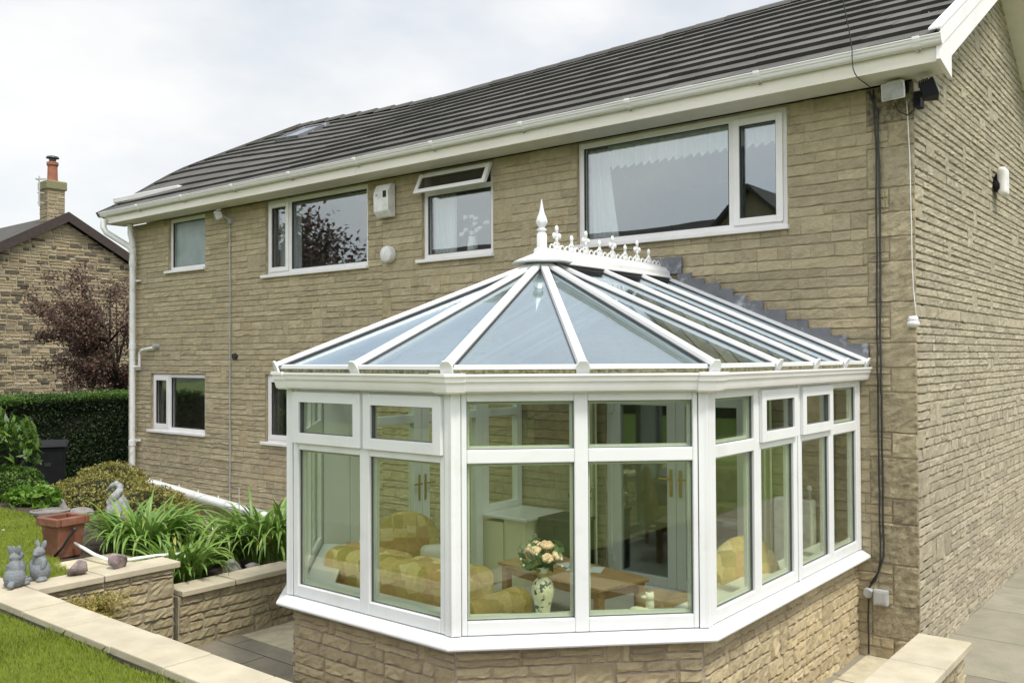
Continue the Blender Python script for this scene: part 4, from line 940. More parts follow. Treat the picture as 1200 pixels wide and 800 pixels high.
# stepped lead flashing against the house
def flash(sgn):
    mb = MB(); xe = -.36 if sgn > 0 else -4.15; n = 11; x_ = -2.10 if sgn > 0 else -2.41; random.seed(4)
    xs = [x_]
    ws = [random.uniform(.7, 1.3) for _ in range(n)]; tot = sum(ws)
    for q in ws: x_ += (xe - xs[0]) * q / tot; xs.append(x_)
    line = lambda x: ZE + .02 + (3.205 - ZE) * (1 - (abs(x + 2.256) / 1.88))
    for a, b in zip(xs[:-1], xs[1:]):
        a_, b_ = min(a, b), max(a, b); outer = b_ if sgn > 0 else a_; zt_ = line(outer) + .145 + random.uniform(-.008, .008)
        mb.extr([(a_ - .004, -.030, line(a_) - .02), (b_ + .004, -.030, line(b_) - .02), (b_ + .004, -.030, zt_), (a_ - .004, -.030, zt_)], (0, -.006 - random.uniform(0, .004), 0), M['lead'])
    mb.build('flashing', cons)
flash(1); flash(-1)
mb = MB(); mb.box((-2.45, -.042, 3.24), (-2.06, -.028, 3.40), M['lead']); mb.build('flashing', cons)

# ------------------------------------------------------------------ inside the conservatory
mb = MB(); q = offs(-.29); mb.prism([(p.x, p.y) for p in q], .10, .20, M['floor_in']); o = mb.build('floor'); tag(o, kind='structure')
# french doors in the house wall
dr = thing('french_doors', 'pair of white glazed doors with brass handles between house and conservatory', 'door', (-2.2, .1, .2))
F = FH; x0, x1, z0, z1 = DOOR
mb = MB(); ring(mb, F, x0 + .003, x1 - .003, z0 + .003, z1 - .003, .055, -.12, -.02, M['upvc'], wb=.04); mb.build('door_frame', dr, bevel=.004)
xm = (x0 + x1) / 2
for (a, b, hs, sg) in ((x0 + .058, xm - .002, xm - .05, -1), (xm + .002, x1 - .058, xm + .05, 1)):
    mb = MB(); ring(mb, F, a, b, z0 + .045, z1 - .06, .095, -.10, -.03, M['upvc']); d = mb.build('door_leaf', dr, bevel=.005)
    mb = MB(); mb.fbox(F, a + .095, b - .095, -.07, -.06, z0 + .14, z1 - .155, M['glass']); mb.build('pane', d)
    mb = MB(); mb.fbox(F, hs - .014, hs + .014, -.03, -.018, 1.12, 1.38, M['brass']); mb.fbox(F, min(hs, hs + sg * .11), max(hs, hs + sg * .11), .012, .028, 1.285, 1.303, M['brass']); mb.fbox(F, hs - .008, hs + .008, -.018, .012, 1.285, 1.303, M['brass']); mb.build('handle', d, bevel=.003)
    for zz in (.42, 1.9): mb = MB(); hx = a if sg < 0 else b; mb.fbox(F, hx - .03, hx + .03, -.03, -.008, zz, zz + .09, M['white_plastic']); mb.build('hinge', d, bevel=.004)
room(x0 - .8, x1 + .9, z0 + .55, z1)
c = curtain(-3.18, -2.98, .35, 2.12, -.10, M['curtain_green'], folds=4); tag(c, 'cream curtain hanging at the left of the french doors', 'curtain')
c = curtain(-1.36, -1.16, .35, 2.12, -.10, M['curtain_green'], folds=4); tag(c, 'cream curtain hanging at the right of the french doors', 'curtain')
# cream pier and window board beside the left wall
mb = MB(); mb.box((-3.765, -.62, .2), (-3.50, -.03, .84), M['room_cream']); t = thing('window_seat', 'cream painted pier with a white board top in the far left corner', 'ledge', (-3.6, -.3, .2)); mb.build('pier', t, bevel=.004)
mb = MB(); mb.box((-4.0, -.68, .842), (-3.44, -.03, .875), M['upvc']); mb.build('board', t, bevel=.008)
# dark cabinet
t = thing('cabinet', 'dark wooden cabinet standing against the stone wall behind the roses', 'cabinet', (-3.22, -.25, .2))
mb = MB(); mb.box((-3.46, -.46, .24), (-3.03, -.06, .84), M['dark_wood']); mb.build('carcass', t, bevel=.006)
mb = MB(); mb.box((-3.48, -.48, .842), (-3.01, -.05, .868), M['dark_wood']); mb.build('top', t, bevel=.006)
for a in (-3.44, -3.24): mb = MB(); mb.box((a, -.475, .28), (a + .19, -.462, .80), M['dark_wood']); mb.build('door', t, bevel=.004)
# storage heater seen through the right-hand windows
t = thing('heater', 'white slim storage heater against the wall behind the right side windows', 'heater', (-.98, -.08, .3))
mb = MB(); mb.box((-1.14, -.14, .32), (-.80, -.03, 1.24), M['white_plastic']); mb.build('case', t, bevel=.02, seg=3)
mb = MB(); mb.tube([(-.84, -.09, 1.24), (-.84, -.09, 1.34)], .016, M['grey_plastic'], 10); mb.lathe([(.02, 0), (.024, .02), (.015, .04)], (-.84, -.09, 1.32), M['white_plastic'], 10); mb.build('valve', t, smooth='auto')
mb = MB(); mb.box((-.97, -.034, 1.55), (-.93, -.02, 1.76), M['white_plastic']); mb.tube([(-.95, -.04, 1.73), (-.95, -.055, 1.73)], .012, M['grey_plastic'], 8); o = mb.build('wall_thermometer', None, org=(-.95, -.03, 1.6), bevel=.006); tag(o, 'narrow white thermometer on the wall above the storage heater', 'thermometer')
# sofa
def rbox_(mb, c, s, m, rz=0):
    R = Matrix.Rotation(rz, 3, 'Z'); c = V(c); vs = []
    for z in (-1, 1):
        for (x, y) in ((-1, -1), (1, -1), (1, 1), (-1, 1)): vs.append(c + R @ V((x * s[0] / 2, y * s[1] / 2, z * s[2] / 2)))
    mb.add(vs, [(0, 3, 2, 1), (4, 5, 6, 7), (0, 1, 5, 4), (1, 2, 6, 5), (2, 3, 7, 6), (3, 0, 4, 7)], m)
t = thing('sofa', 'patchwork covered two-seat sofa with its rounded back to the front windows', 'sofa', (-2.6, -2.95, .2))
mb = MB(); rbox_(mb, (-2.66, -3.13, .78), (1.50, .25, .52), M['patch']); mb.build('backrest', t, bevel=.115, seg=6)
for sx in (-.37, .37):
    mb = MB(); rbox_(mb, (-2.66 + sx, -3.00, .82), (.72, .20, .44), M['patch'], sx * .1); mb.build('cushion', t, bevel=.085, seg=5)
mb = MB(); rbox_(mb, (-2.66, -2.85, .52), (1.45, .55, .16), M['patch']); mb.build('seat', t, bevel=.06, seg=4)
for sx in (-1, 1):
    mb = MB(); rbox_(mb, (-2.66 + sx * .76, -2.95, .64), (.22, .62, .46), M['patch']); mb.build('armrest', t, bevel=.10, seg=6)
mb = MB(); rbox_(mb, (-2.62, -2.93, .33), (1.5, .6, .10), M['cane'])
for a in (-3.30, -1.94):
    for b in (-3.18, -2.68): mb.tube([(a, b, .2), (a, b, .34)], .02, M['cane'], 8)
mb.build('base', t, bevel=.01)
mb = MB()
for i in range(9): rbox_(mb, (-3.28 + i * .165, -3.235, .42), (.10, .02, .16), M['tan_fabric'])
mb.build('skirt', t, bevel=.008)
# armchair (left)
def armchair(label, c, rz, s=1.0, arms=True):
    c = V(c); t = thing('armchair', label, 'armchair', c); R = Matrix.Rotation(rz, 3, 'Z'); P = lambda x, y, z: c + R @ V((x, y, z)) * s
    E = __import__('mathutils').Euler((0, 0, rz))
    blob('backrest', [('b', P(0, .30, .62), V((.36, .10, .36)) * s, E), ('b', P(0, .27, .45), V((.32, .12, .28)) * s, E)], M['patch'], .016, t)
    mb = MB(); rbox_(mb, P(0, -.02, .33), (.56 * s, .56 * s, .16 * s), M['patch'], rz); mb.build('seat', t, bevel=.055, seg=4)
    for sx in ((-1, 1) if arms else ()):
        mb = MB(); mb.tube([P(sx * .36, .34, .55), P(sx * .37, .1, .56), P(sx * .37, -.2, .54), P(sx * .36, -.33, .46), P(sx * .34, -.33, .05)], .024 * s, M['cane'], 8)
        for q in range(5): mb.tube([P(sx * .36, .22 - q * .1, .55), P(sx * .34, .22 - q * .1, .22)], .01, M['cane'], 6)
        mb.build('armrest', t, smooth='auto')
    mb = MB()
    for a in (-.31, .31):
        mb.tube([P(a, .3, 0), P(a, .3, .5)], .022, M['cane'], 8); mb.tube([P(a, -.3, .20), P(a, .3, .20)], .02, M['cane'], 8)
    for b in (-.3, .3): mb.tube([P(-.31, b, .20), P(.31, b, .20)], .02, M['cane'], 8)
    mb.build('cane_frame', t, smooth='auto'); return t
armchair('patchwork armchair with arched back in the left part of the conservatory', (-3.50, -2.15, .2), radians(60), .93, arms=False)
armchair('patchwork round-backed armchair behind the right side windows', (-1.05, -1.42, .2), radians(-115), 1.0, arms=False)
mb = MB(); rbox_(mb, (-3.12, -2.20, .80), (.36, .16, .24), M['cream_fabric'], radians(55)); o = mb.build('pillow', None, org=(-3.12, -2.2, .70), bevel=.06, seg=5); tag(o, 'small cream pillow leaning in the left armchair', 'pillow')
# coffee table
t = thing('coffee_table', 'light wooden coffee table in the middle of the conservatory', 'table', (-2.45, -1.3, .2)); rz = radians(-12); R = Matrix.Rotation(rz, 3, 'Z'); c0 = V((-2.45, -1.32, 0))
mb = MB(); rbox_(mb, c0 + V((0, 0, .635)), (1.28, .58, .035), M['wood'], rz); mb.build('tabletop', t, bevel=.01)
mb = MB(); rbox_(mb, c0 + V((0, 0, .575)), (1.14, .44, .08), M['wood'], rz); mb.build('apron', t, bevel=.003)
for a in (-.58, .58):
    for b in (-.23, .23): mb = MB(); rbox_(mb, c0 + R @ V((a, b, .408)), (.065, .065, .415), M['wood'], rz); mb.build('leg', t, bevel=.004)
mb = MB(); rbox_(mb, c0 + R @ V((.10, .08, .657)), (.30, .21, .004), M['paper'], .4); rbox_(mb, c0 + R @ V((-.05, .10, .657)), (.28, .2, .004), M['paper'], -.2); o = mb.build('newspaper', None, org=c0 + V((0, 0, .655))); tag(o, 'white newspaper lying open on the coffee table', 'newspaper')
# ottoman with throw
t = thing('footstool', 'square footstool under a crumpled tan throw by the right corner post', 'footstool', (-1.50, -1.30, .2))
mb = MB(); rbox_(mb, (-1.50, -1.30, .36), (.46, .46, .28), M['tan_fabric'], .3); mb.build('body', t, bevel=.04, seg=3)
blob('throw', [('b', (-1.50, -1.30, .52), (.29, .29, .06)), ('b', (-1.60, -1.38, .56), (.14, .2, .05)), ('b', (-1.38, -1.25, .56), (.15, .12, .05)), ('b', (-1.5, -1.54, .44), (.22, .05, .14)), ('b', (-1.30, -1.40, .42), (.06, .2, .14))], M['cream_fabric'] if 0 else M['tan_fabric'], .014, t, smooth_it=3)
# vase of roses on the sill
def bouquet(t, c, n, spread, h, mats, r, seed, filler):
    random.seed(seed); c = V(c); mb = MB(); mf = MB(); st = MB()
    for i in range(n):
        a = 2 * pi * i / n * 1.618; rr = spread * sqrt((i + .5) / n); p = c + V((cos(a) * rr, sin(a) * rr * .7, h * (1 - .45 * (rr / spread) ** 2) + random.uniform(-.02, .02)))
        m = mats[i % len(mats)]; d = (p - c).normalized(); rot = d.to_track_quat('Z', 'Y').to_euler()
        st.tube([c, p], .003, M['green_stem'], 5)
        ex = d.orthogonal().normalized(); ey = d.cross(ex)
        for k in range(6):
            b = k * pi / 3 + i; q = p + (ex * cos(b) + ey * sin(b)) * r * .55 - d * r * .10
            mf.ball(q, (r * .50, r * .50, r * .42), m, 9, 6)
        mf.tube([p + (ex * cos(w_ * .55) + ey * sin(w_ * .55)) * r * (.62 - .60 * w_ / 30) + d * r * (.25 + .38 * w_ / 30) for w_ in range(30)], r * .13, m, 6)
        mf.ball(p + d * r * .05, (r * .55, r * .55, r * .5), m, 10, 7)
    mf.build('flowers', t, smooth=True)
    for i in range(filler):
        a = random.uniform(0, 2 * pi); rr = spread * random.uniform(.3, 1.25); p = c + V((cos(a) * rr, sin(a) * rr * .7, h * random.uniform(.15, 1.05)))
        st.tube([c, p], .002, M['green_stem'], 4)
        if i % 3 == 0: st.ball(p, r * .22, M['white_petal'], 6, 4)
        else:
            d = V((random.uniform(-1, 1), random.uniform(-1, 1), random.uniform(-.3, .8))).normalized() * r * 1.3; s_ = d.orthogonal() * .35
            st.add([p - d, p + s_, p + d, p - s_], [(0, 1, 2, 3)], M['green_stem'])
    st.build('stems', t)
t = thing('rose_vase', 'tall patterned cream vase of peach roses standing on the window sill', 'vase', (-1.26, -3.38, .906))
mb = MB(); mb.lathe([(.045, 0), (.05, .008), (.045, .03), (.055, .09), (.075, .16), (.078, .20), (.06, .245), (.035, .27), (.032, .30), (.045, .335)], (-1.26, -3.38, .906), M['vase'], 24); mb.build('vase', t, smooth=True)
mb = MB(); mb.lathe([(.0338, .268), (.0345, .272), (.0335, .300), (.032, .304)], (-1.26, -3.38, .906), M['tan_fabric'], 24); mb.build('neck_band', t, smooth=True)
bouquet(t, (-1.26, -3.38, 1.21), 11, .14, .18, [M['rose']], .040, 5, 46); t.location = (-1.225, -3.325, .906); t.scale = (.9, .9, .9)
t = thing('flower_vase', 'glass vase of pink flowers on the dark cabinet', 'vase', (-3.10, -.24, .87))
mb = MB(); mb.lathe([(.04, 0), (.05, .05), (.045, .12), (.055, .16)], (-3.10, -.24, .87), M['glass'], 16); mb.build('vase', t, smooth=True)
bouquet(t, (-3.10, -.24, 1.0), 9, .12, .20, [M['pink'], M['white_petal'], M['rose']], .035, 8, 30)
o = blob('bird_figurine', [('b', (-2.86, -1.32, .72), (.05, .035, .06)), ('t', [(-2.85, -1.32, .74), (-2.83, -1.32, .82), (-2.83, -1.32, .88)], [.025, .018, .018]), ('b', (-2.825, -1.325, .89), (.022, .02, .02)), ('b', (-2.93, -1.32, .73), (.06, .03, .03))], M['statue_pale'], .007, None, (-2.86, -1.32, .65), 2)
tag(o, 'small pale bird ornament on the left end of the coffee table', 'ornament')
o = blob('dog_figurine', [('b', (-.86, -2.97, .935), (.09, .045, .035)), ('b', (-.80, -2.92, .985), (.035, .032, .06)), ('b', (-.80, -2.925, 1.045), (.038, .032, .032)), ('b', (-.835, -2.95, 1.04), (.026, .018, .016)), ('b', (-.785, -2.905, 1.07), (.012, .01, .016)), ('b', (-.815, -2.945, 1.07), (.012, .01, .016)), ('b', (-.93, -3.03, .925), (.05, .03, .02))], M['cream_fabric'], .006, None, (-.84, -2.95, .906), 3)
o.location += V((.05, .05, 0)); o.scale = (.8, .8, .8); tag(o, 'cream ornamental dog lying on the front window sill by the right corner post', 'ornament')
# ------------------------------------------------------------------ ground
def sheet(name, x0, x1, y0, y1, z, m, kind='structure', label=None, n=1):
    mb = MB(); mb.add([(x0, y0, z), (x1, y0, z), (x1, y1, z), (x0, y1, z)], [(0, 1, 2, 3)], m); o = mb.build(name, recalc=False); tag(o, kind=kind); return o
sheet('ground', -900, 900, -900, 900, -.06, M['field'])
sheet('patio', -4.97, .80, -4.72, -.001, 0.0, M['patio'])
mb = MB(); random.seed(2)
for (a, b, c, d) in ((-4.90, -4.12, -2.90, -2.22), (-.40, .38, -1.62, -.74), (-.40, .35, -.72, -.02)): mb.box((a, c, -.01), (b, d, .006), M['step'])
mb.build('pale_paving', recalc=False)['kind'] = 'structure'
sheet('side_path', .80, 3.4, -4.72, 14, 0.0, M['patio_r']); sheet('side_path', .012, .80, 0, 14, 0.0, M['patio_r'])
sheet('path', -13.5, -4.97, -.80, -.001, -.004, M['patio'])
sheet('front_lawn', -60, 45, -60, -4.955, .68, M['lawn_base'])
sheet('side_lawn', 3.4, 30, -4.9, 60, -.03, M['lawn_base'])
def hgt(x, y):
    x = np.asarray(x, float); y = np.asarray(y, float)
    sm = lambda t: np.clip(t, 0, 1) ** 2 * (3 - 2 * np.clip(t, 0, 1))
    h = .655 * np.ones_like(x)
    bed = sm((x + 6.4) / .5) * sm((y + 3.62) / .25); h = h * (1 - bed) + .43 * bed
    back = sm((y + 2.9) / 1.7); h = h * (1 - back) + np.minimum(h, .26) * back
    far = sm((-11.0 - x) / 1.8); h = h * (1 - far) + .10 * far * 1 + 0 * far
    return h
gx = np.linspace(-17.5, -5.18, 100); gy = np.linspace(-4.68, -.79, 48)
def lawn_edge(x): return np.interp(x, [-17, -10.4, -8.8, -6.9, -5.95, -5.2], [-2.9, -3.1, -3.05, -3.62, -4.00, -4.15])
def grid(name, cond, dz, m, skirt=False):
    X, Y = np.meshgrid(gx, gy, indexing='ij'); Z = hgt(X, Y) + dz + .012 * vnoise(np.stack([X, Y, 0 * X], -1).reshape(-1, 3), 5, 3).reshape(X.shape) * (1 if not skirt else 1)
    idx = np.arange(X.size).reshape(X.shape); fs = []
    for i in range(len(gx) - 1):
        for j in range(len(gy) - 1):
            if cond((gx[i] + gx[i + 1]) / 2, (gy[j] + gy[j + 1]) / 2): fs.append((idx[i, j], idx[i + 1, j], idx[i + 1, j + 1], idx[i, j + 1]))
    vs = np.stack([X, Y, Z], -1).reshape(-1, 3)
    o = np_mesh(name, vs, np.array(fs), m, smooth=True); o['kind'] = 'structure'; return o
grid('garden_bed', lambda x, y: True, 0, M['soil'], True)
grid('garden_lawn', lambda x, y: y < lawn_edge(x) - .02, .015, M['lawn_base'])
mb = MB(); mb.box((-13.5, -.80, -.05), (-5.2, -.72, .24), M['rock']); mb.box((-13.5, -.802, .20), (-5.2, -.70, .26), M['rock'])
o = mb.build('kerb_stones', bevel=.02); tag(o, kind='structure')
def blades(name, pts, ln, wd, m, label=None, lean=.5, droop=0):
    N_ = len(pts); a = RNG.uniform(0, 2 * pi, N_); L_ = ln * RNG.uniform(.5, 1.3, N_); le = lean * RNG.uniform(0, 1, N_) * L_
    b = RNG.uniform(0, 2 * pi, N_); s = np.stack([np.cos(a), np.sin(a), 0 * a], 1) * (wd / 2); d = np.stack([np.cos(b), np.sin(b), 0 * b], 1)
    p1 = pts + d * (le * .35)[:, None] + np.array([0, 0, 1]) * (L_ * .6)[:, None]; p2 = pts + d * le[:, None] + np.array([0, 0, 1]) * (L_ * .95)[:, None]
    v = np.stack([pts - s, pts + s, p1 + s * .7, p2, p1 - s * .7], 1).reshape(-1, 3); f = np.arange(N_ * 5).reshape(N_, 5)
    t = np.clip(.42 + .35 * vnoise(pts, 2.2, 4) + RNG.uniform(-.3, .3, N_), 0, 1); t = np.where(RNG.uniform(0, 1, N_) < .03, 1, np.minimum(t, .85))
    o = np_mesh(name, v, f, m, np.repeat(np.stack([t, t, t], 1), 5, 0)); tag(o, kind='stuff'); return o
n = 110000; P_ = np.stack([RNG.uniform(-6.6, -1.9, n), RNG.uniform(-6.3, -4.965, n), np.full(n, .68)], 1); blades('lawn_grass', P_, .030, .0036, M['grass'])
n = 2600; P_ = np.stack([RNG.uniform(-6.6, -1.9, n), -4.97 - np.abs(RNG.normal(0, .03, n)), np.full(n, .68)], 1); P_ = P_[vnoise(P_, 5, 9) > -.1]; blades('edge_grass', P_, .065, .0028, M['grass'], lean=.8)
n = 90000; P_ = np.stack([RNG.uniform(-11.5, -5.0, n), RNG.uniform(-4.64, -2.9, n), np.zeros(n)], 1); P_ = P_[P_[:, 1] < lawn_edge(P_[:, 0])]; P_ = P_[P_[:, 0] < -5.22]; P_[:, 2] = hgt(P_[:, 0], P_[:, 1]) + .01; blades('lawn_grass', P_, .04, .005, M['grass'])
# daisies on the lawn
mb = MB(); random.seed(12)
for i in range(14):
    x = random.uniform(-9.5, -7.2); y = random.uniform(-4.3, -3.3); z = float(hgt(x, y)) + .05; mb.lathe([(.011, 0), (.012, .004)], (x, y, z), M['white_petal'], 8)
o = mb.build('daisies'); tag(o, kind='stuff')
# ------------------------------------------------------------------ garden walls
def coping_slabs(wall, x0, x1, y0, y1, z0, z1, along, L0, seed=0, phase=0):
    random.seed(seed); a, b = (x0, x1) if along == 'x' else (y0, y1); p = a - phase
    while p < b - .02:
        q = min(p + L0, b); lo = max(p, a)
        if q - lo > .03:
            mb = MB(); dz = random.uniform(-.003, .003); e = .0045
            if along == 'x': mb.box((lo + e, y0, z0), (q - e, y1, z1 + dz), M['coping'])
            else: mb.box((x0, lo + e, z0), (x1, q - e, z1 + dz), M['coping'])
            mb.build('coping_slab', wall, bevel=.007)
        p = q
def gwall(label, x0, x1, y0, y1, zt_, seed, faces, ends=True):
    t = thing('garden_wall', label, 'wall', ((x0 + x1) / 2, (y0 + y1) / 2, 0)); random.seed(seed); mb = MB()
    mb.box((x0 + .02, y0 + .02, -.04), (x1 - .02, y1 - .02, zt_ - .002), M['mortar_dark'])
    FR = {'E': ([V((x1 - .02, 0, 0)), V((0, 1, 0)), V((1, 0, 0))], y0 + .02, y1 - .02), 'W': ([V((x0 + .02, 0, 0)), V((0, -1, 0)), V((-1, 0, 0))], -y1 + .02, -y0 - .02),
          'N': ([V((0, y1 - .02, 0)), V((-1, 0, 0)), V((0, 1, 0))], -x1 + .02, -x0 - .02), 'S': ([V((0, y0 + .02, 0)), V((1, 0, 0)), V((0, -1, 0))], x0 + .02, x1 - .02)}
    for k in faces:
        F, a, b = FR[k]; lay(mb, F, a, b, -.03, zt_, [], M['garden'], dep=.020, course=.078, rows=2, wmin=.16, wmax=.55, jump=.18, cell=.035, gap=.005, hv=.25)
    mb.build('stonework', t, col=True, recalc=False); return t
wa = gwall('low stone wall with cream coping along the edge of the front lawn', -9.0, .30, -4.93, -4.68, .705, 31, 'N')
coping_slabs(wa, -9.0, .36, -4.955, -4.652, .708, .757, 'x', .60, 1, .22)
wb = gwall('short upper stone wall with cream coping carrying two dark stones', -5.19, -4.95, -4.645, -3.50, .705, 33, 'EN')
coping_slabs(wb, -5.215, -4.925, -4.648, -3.475, .708, .757, 'y', .72, 2, .2)
wc = gwall('lower stepped stone wall with cream coping in front of the strap-leaved plants', -5.19, -4.95, -3.495, -.80, .452, 35, 'E')
coping_slabs(wc, -5.215, -4.915, -3.47, -.78, .455, .505, 'y', .62, 3, .1)
wd = gwall('low stone wall with wide cream coping at the bottom right of the picture', .43, .69, -4.6, -1.53, .645, 37, 'EWN')
coping_slabs(wd, .405, .715, -4.62, -1.50, .648, .70, 'y', .62, 4, .0)
# hanging dry fern on the wall corner
random.seed(40); pts = []
for i in range(110):
    a = random.uniform(0, 2 * pi); r = random.uniform(.06, .40); c0 = V((-4.88 + random.uniform(-.02, .06), -4.34 + random.uniform(-.15, .15), .50)); e = c0 + V((abs(cos(a)) * r * .6, sin(a) * r, random.uniform(.06, .30)))
    for k in range(60): t_ = (k / 60) ** .8; p = c0.lerp(e, t_) + V((0, 0, -.12 * t_ * t_)); pts.append((p.x + random.gauss(0, .011), p.y + random.gauss(0, .011), p.z + random.gauss(0, .011)))
o = leaves('hanging_plant', np.array(pts), .022, M['fern'], org=(-4.85, -4.4, .4), asp=.35); tag(o, 'straw-coloured feathery plant hanging in the corner of the two stone walls', 'plant')
# patio step slabs and stake behind the strap-leaved plants
t = None
for i, (x, y, z, lx, ly, lab) in enumerate(((-8.35, -1.24, .33, .75, .70, 'pale paving slab laid beyond the strap-leaved plants, farther from the house wall'), (-7.35, -1.45, .34, .95, .75, 'wide pale paving slab between the two tall plant clumps'))):
    mb = MB(); mb.box((x - lx / 2, y - ly / 2, z - .3), (x + lx / 2, y + ly / 2, z), M['step']); o = mb.build('paving_slab', org=(x, y, z - .3), bevel=.01); tag(o, lab, 'slab')
mb = MB(); mb.tube([(-7.9, -.9, .2), (-7.9, -.9, .82)], .007, M['grey_plastic'], 6); o = mb.build('garden_stake', org=(-7.9, -.9, .2)); tag(o, 'thin grey stake standing in front of the white waste pipe', 'stake')
mb = MB(); mb.tube([(-11.55, -.11, .49), (-8.62, -.11, .295)], .072, M['pvc_pipe'], 16); mb.tube([(-8.62, -.11, .295), (-6.2, -.11, .12)], .066, M['pvc_pipe'], 16)
for t_ in (.12, .3, .48, .66, .84): p = V((-11.55, -.11, .49)).lerp(V((-8.62, -.11, .295)), t_); mb.tube([p + V((0, .02, .06)), p + V((0, .02, .10))], .012, M['pvc_pipe'], 8)
mb.tube([(-8.72, -.11, .302), (-8.50, -.11, .287)], .079, M['grey_plastic'], 16)
o = mb.build('drain_pipe', org=(-8.9, -.11, .3), smooth='auto'); tag(o, 'thick white drain pipe sloping along the foot of the front wall', 'pipe')
# ------------------------------------------------------------------ pots, statues, bins, rocks
t = thing('plant_pot', 'square terracotta planter on the small lawn beside the strap-leaved plants', 'planter', (-6.36, -3.80, .665)); c = V((-6.36, -3.80, 0)); R = Matrix.Rotation(radians(8), 3, 'Z')
mb = MB()
def frust(mb, z0, z1, w0, w1, m, inner=None):
    vs = []
    for z, w_ in ((z0, w0), (z1, w1)):
        for (a, b) in ((-1, -1), (1, -1), (1, 1), (-1, 1)): vs.append(c + R @ V((a * w_ / 2, b * w_ / 2, 0)) + V((0, 0, z)))
    mb.add(vs, [(0, 3, 2, 1), (4, 5, 6, 7), (0, 1, 5, 4), (1, 2, 6, 5), (2, 3, 7, 6), (3, 0, 4, 7)], m)
frust(mb, .665, .965, .215, .265, M['terra']); mb.build('body', t, bevel=.012)
mb = MB()
for (dx, dy, lx, ly) in ((0, -.14, .32, .045), (0, .14, .32, .045), (-.1375, 0, .045, .232), (.1375, 0, .045, .232)): rbox_(mb, c + R @ V((dx, dy, 0)) + V((0, 0, .995)), (lx, ly, .075), M['terra'], radians(8))
mb.build('rim', t, bevel=.012, seg=3)
mb = MB(); frust(mb, .966, .972, .22, .22, M['soil']); mb.build('soil', t)
mb = MB(); mb.tube([(-6.24, -3.93, .70), (-6.19, -3.88, .78), (-6.20, -3.82, .86), (-6.20, -3.77, .92)], .011, M['black'], 8); mb.tube([(-6.20, -3.77, .90), (-6.20, -3.77, .94)], .016, M['gasket'], 8); o = mb.build('hose', org=(-6.15, -3.9, .7), smooth=True); tag(o, 'short black hose strapped against the terracotta planter', 'hose')
mb = MB(); mb.tube([(-6.22, -3.76, .79), (-6.05, -3.76, .77), (-5.85, -3.76, .74), (-5.62, -3.74, .715), (-5.50, -3.62, .72), (-5.42, -3.45, .73), (-5.35, -3.2, .72)], .015, M['pvc_pipe'], 10); o = mb.build('pond_hose', org=(-5.7, -3.75, .7), smooth=True); tag(o, 'white flexible hose running from the terracotta planter to the wall', 'hose')
mb = MB(); mb.box((-6.1, -4.05, .60), (-5.25, -3.45, .672), M['step']); o = mb.build('paving_slab', org=(-5.7, -3.7, .6), bevel=.01); tag(o, 'sandy slab under the white hose behind the upper stone wall', 'slab')
def rock(name, label, c, s, m, seed, cat='stone'):
    random.seed(seed); bm = bmesh.new(); bmesh.ops.create_icosphere(bm, subdivisions=3, radius=1)
    r = np.random.default_rng(seed); dirs = r.normal(size=(9, 3)); dirs /= np.linalg.norm(dirs, axis=1, keepdims=True); cut_ = r.uniform(.55, .85, 9)
    for v in bm.verts:
        p = np.array(v.co)
        for d_, k_ in zip(dirs, cut_):
            q = p @ d_
            if q > k_: p = p - d_ * (q - k_)
        v.co = V((p[0] * s[0], p[1] * s[1], max(-s[2] * .6, p[2] * s[2])))
    me = bpy.data.meshes.new(name); bm.to_mesh(me); bm.free(); me.materials.append(m); me.transform(Matrix.Translation(V(c) + V((0, 0, s[2] * .6))))
    o = link(name, me, None, c); tag(o, label, cat); return o
rock('rock', 'dark squarish stone at the end of the upper wall coping', (-5.12, -3.93, .757), (.075, .08, .085), M['rock_pink'], 3)
rock('rock', 'reddish grey stone on the lawn side of the upper wall coping', (-5.15, -4.24, .757), (.085, .09, .075), M['rock_pink'], 5)
for i, (c_, s_, lab) in enumerate((((-9.75, -2.35, .50), (.34, .2, .12), 'long mossy edging rock under the bright leafy plant'), ((-9.1, -2.35, .48), (.2, .2, .10), 'small mossy edging rock right of the bright leafy plant'), ((-10.5, -1.95, .40), (.3, .25, .16), 'rounded rock in front of the black bins'), ((-5.33, -2.72, .43), (.10, .10, .10), 'dark rock standing between the strap-leaved plants'), ((-5.32, -2.50, .43), (.08, .08, .07), 'smaller dark rock behind the lower wall coping'))):
    rock('rock', lab, c_, s_, M['rock'], 50 + i)
t = thing('plant_pot', 'round shallow stone pot on the edge of the small lawn', 'pot', (-8.75, -2.86, .60)); mb = MB()
mb.lathe([(.16, 0), (.19, .10), (.21, .115), (.215, .15), (.19, .155), (.18, .13), (.02, .12)], (-8.75, -2.86, .56), M['rock'], 22); mb.build('bowl', t, smooth='auto')
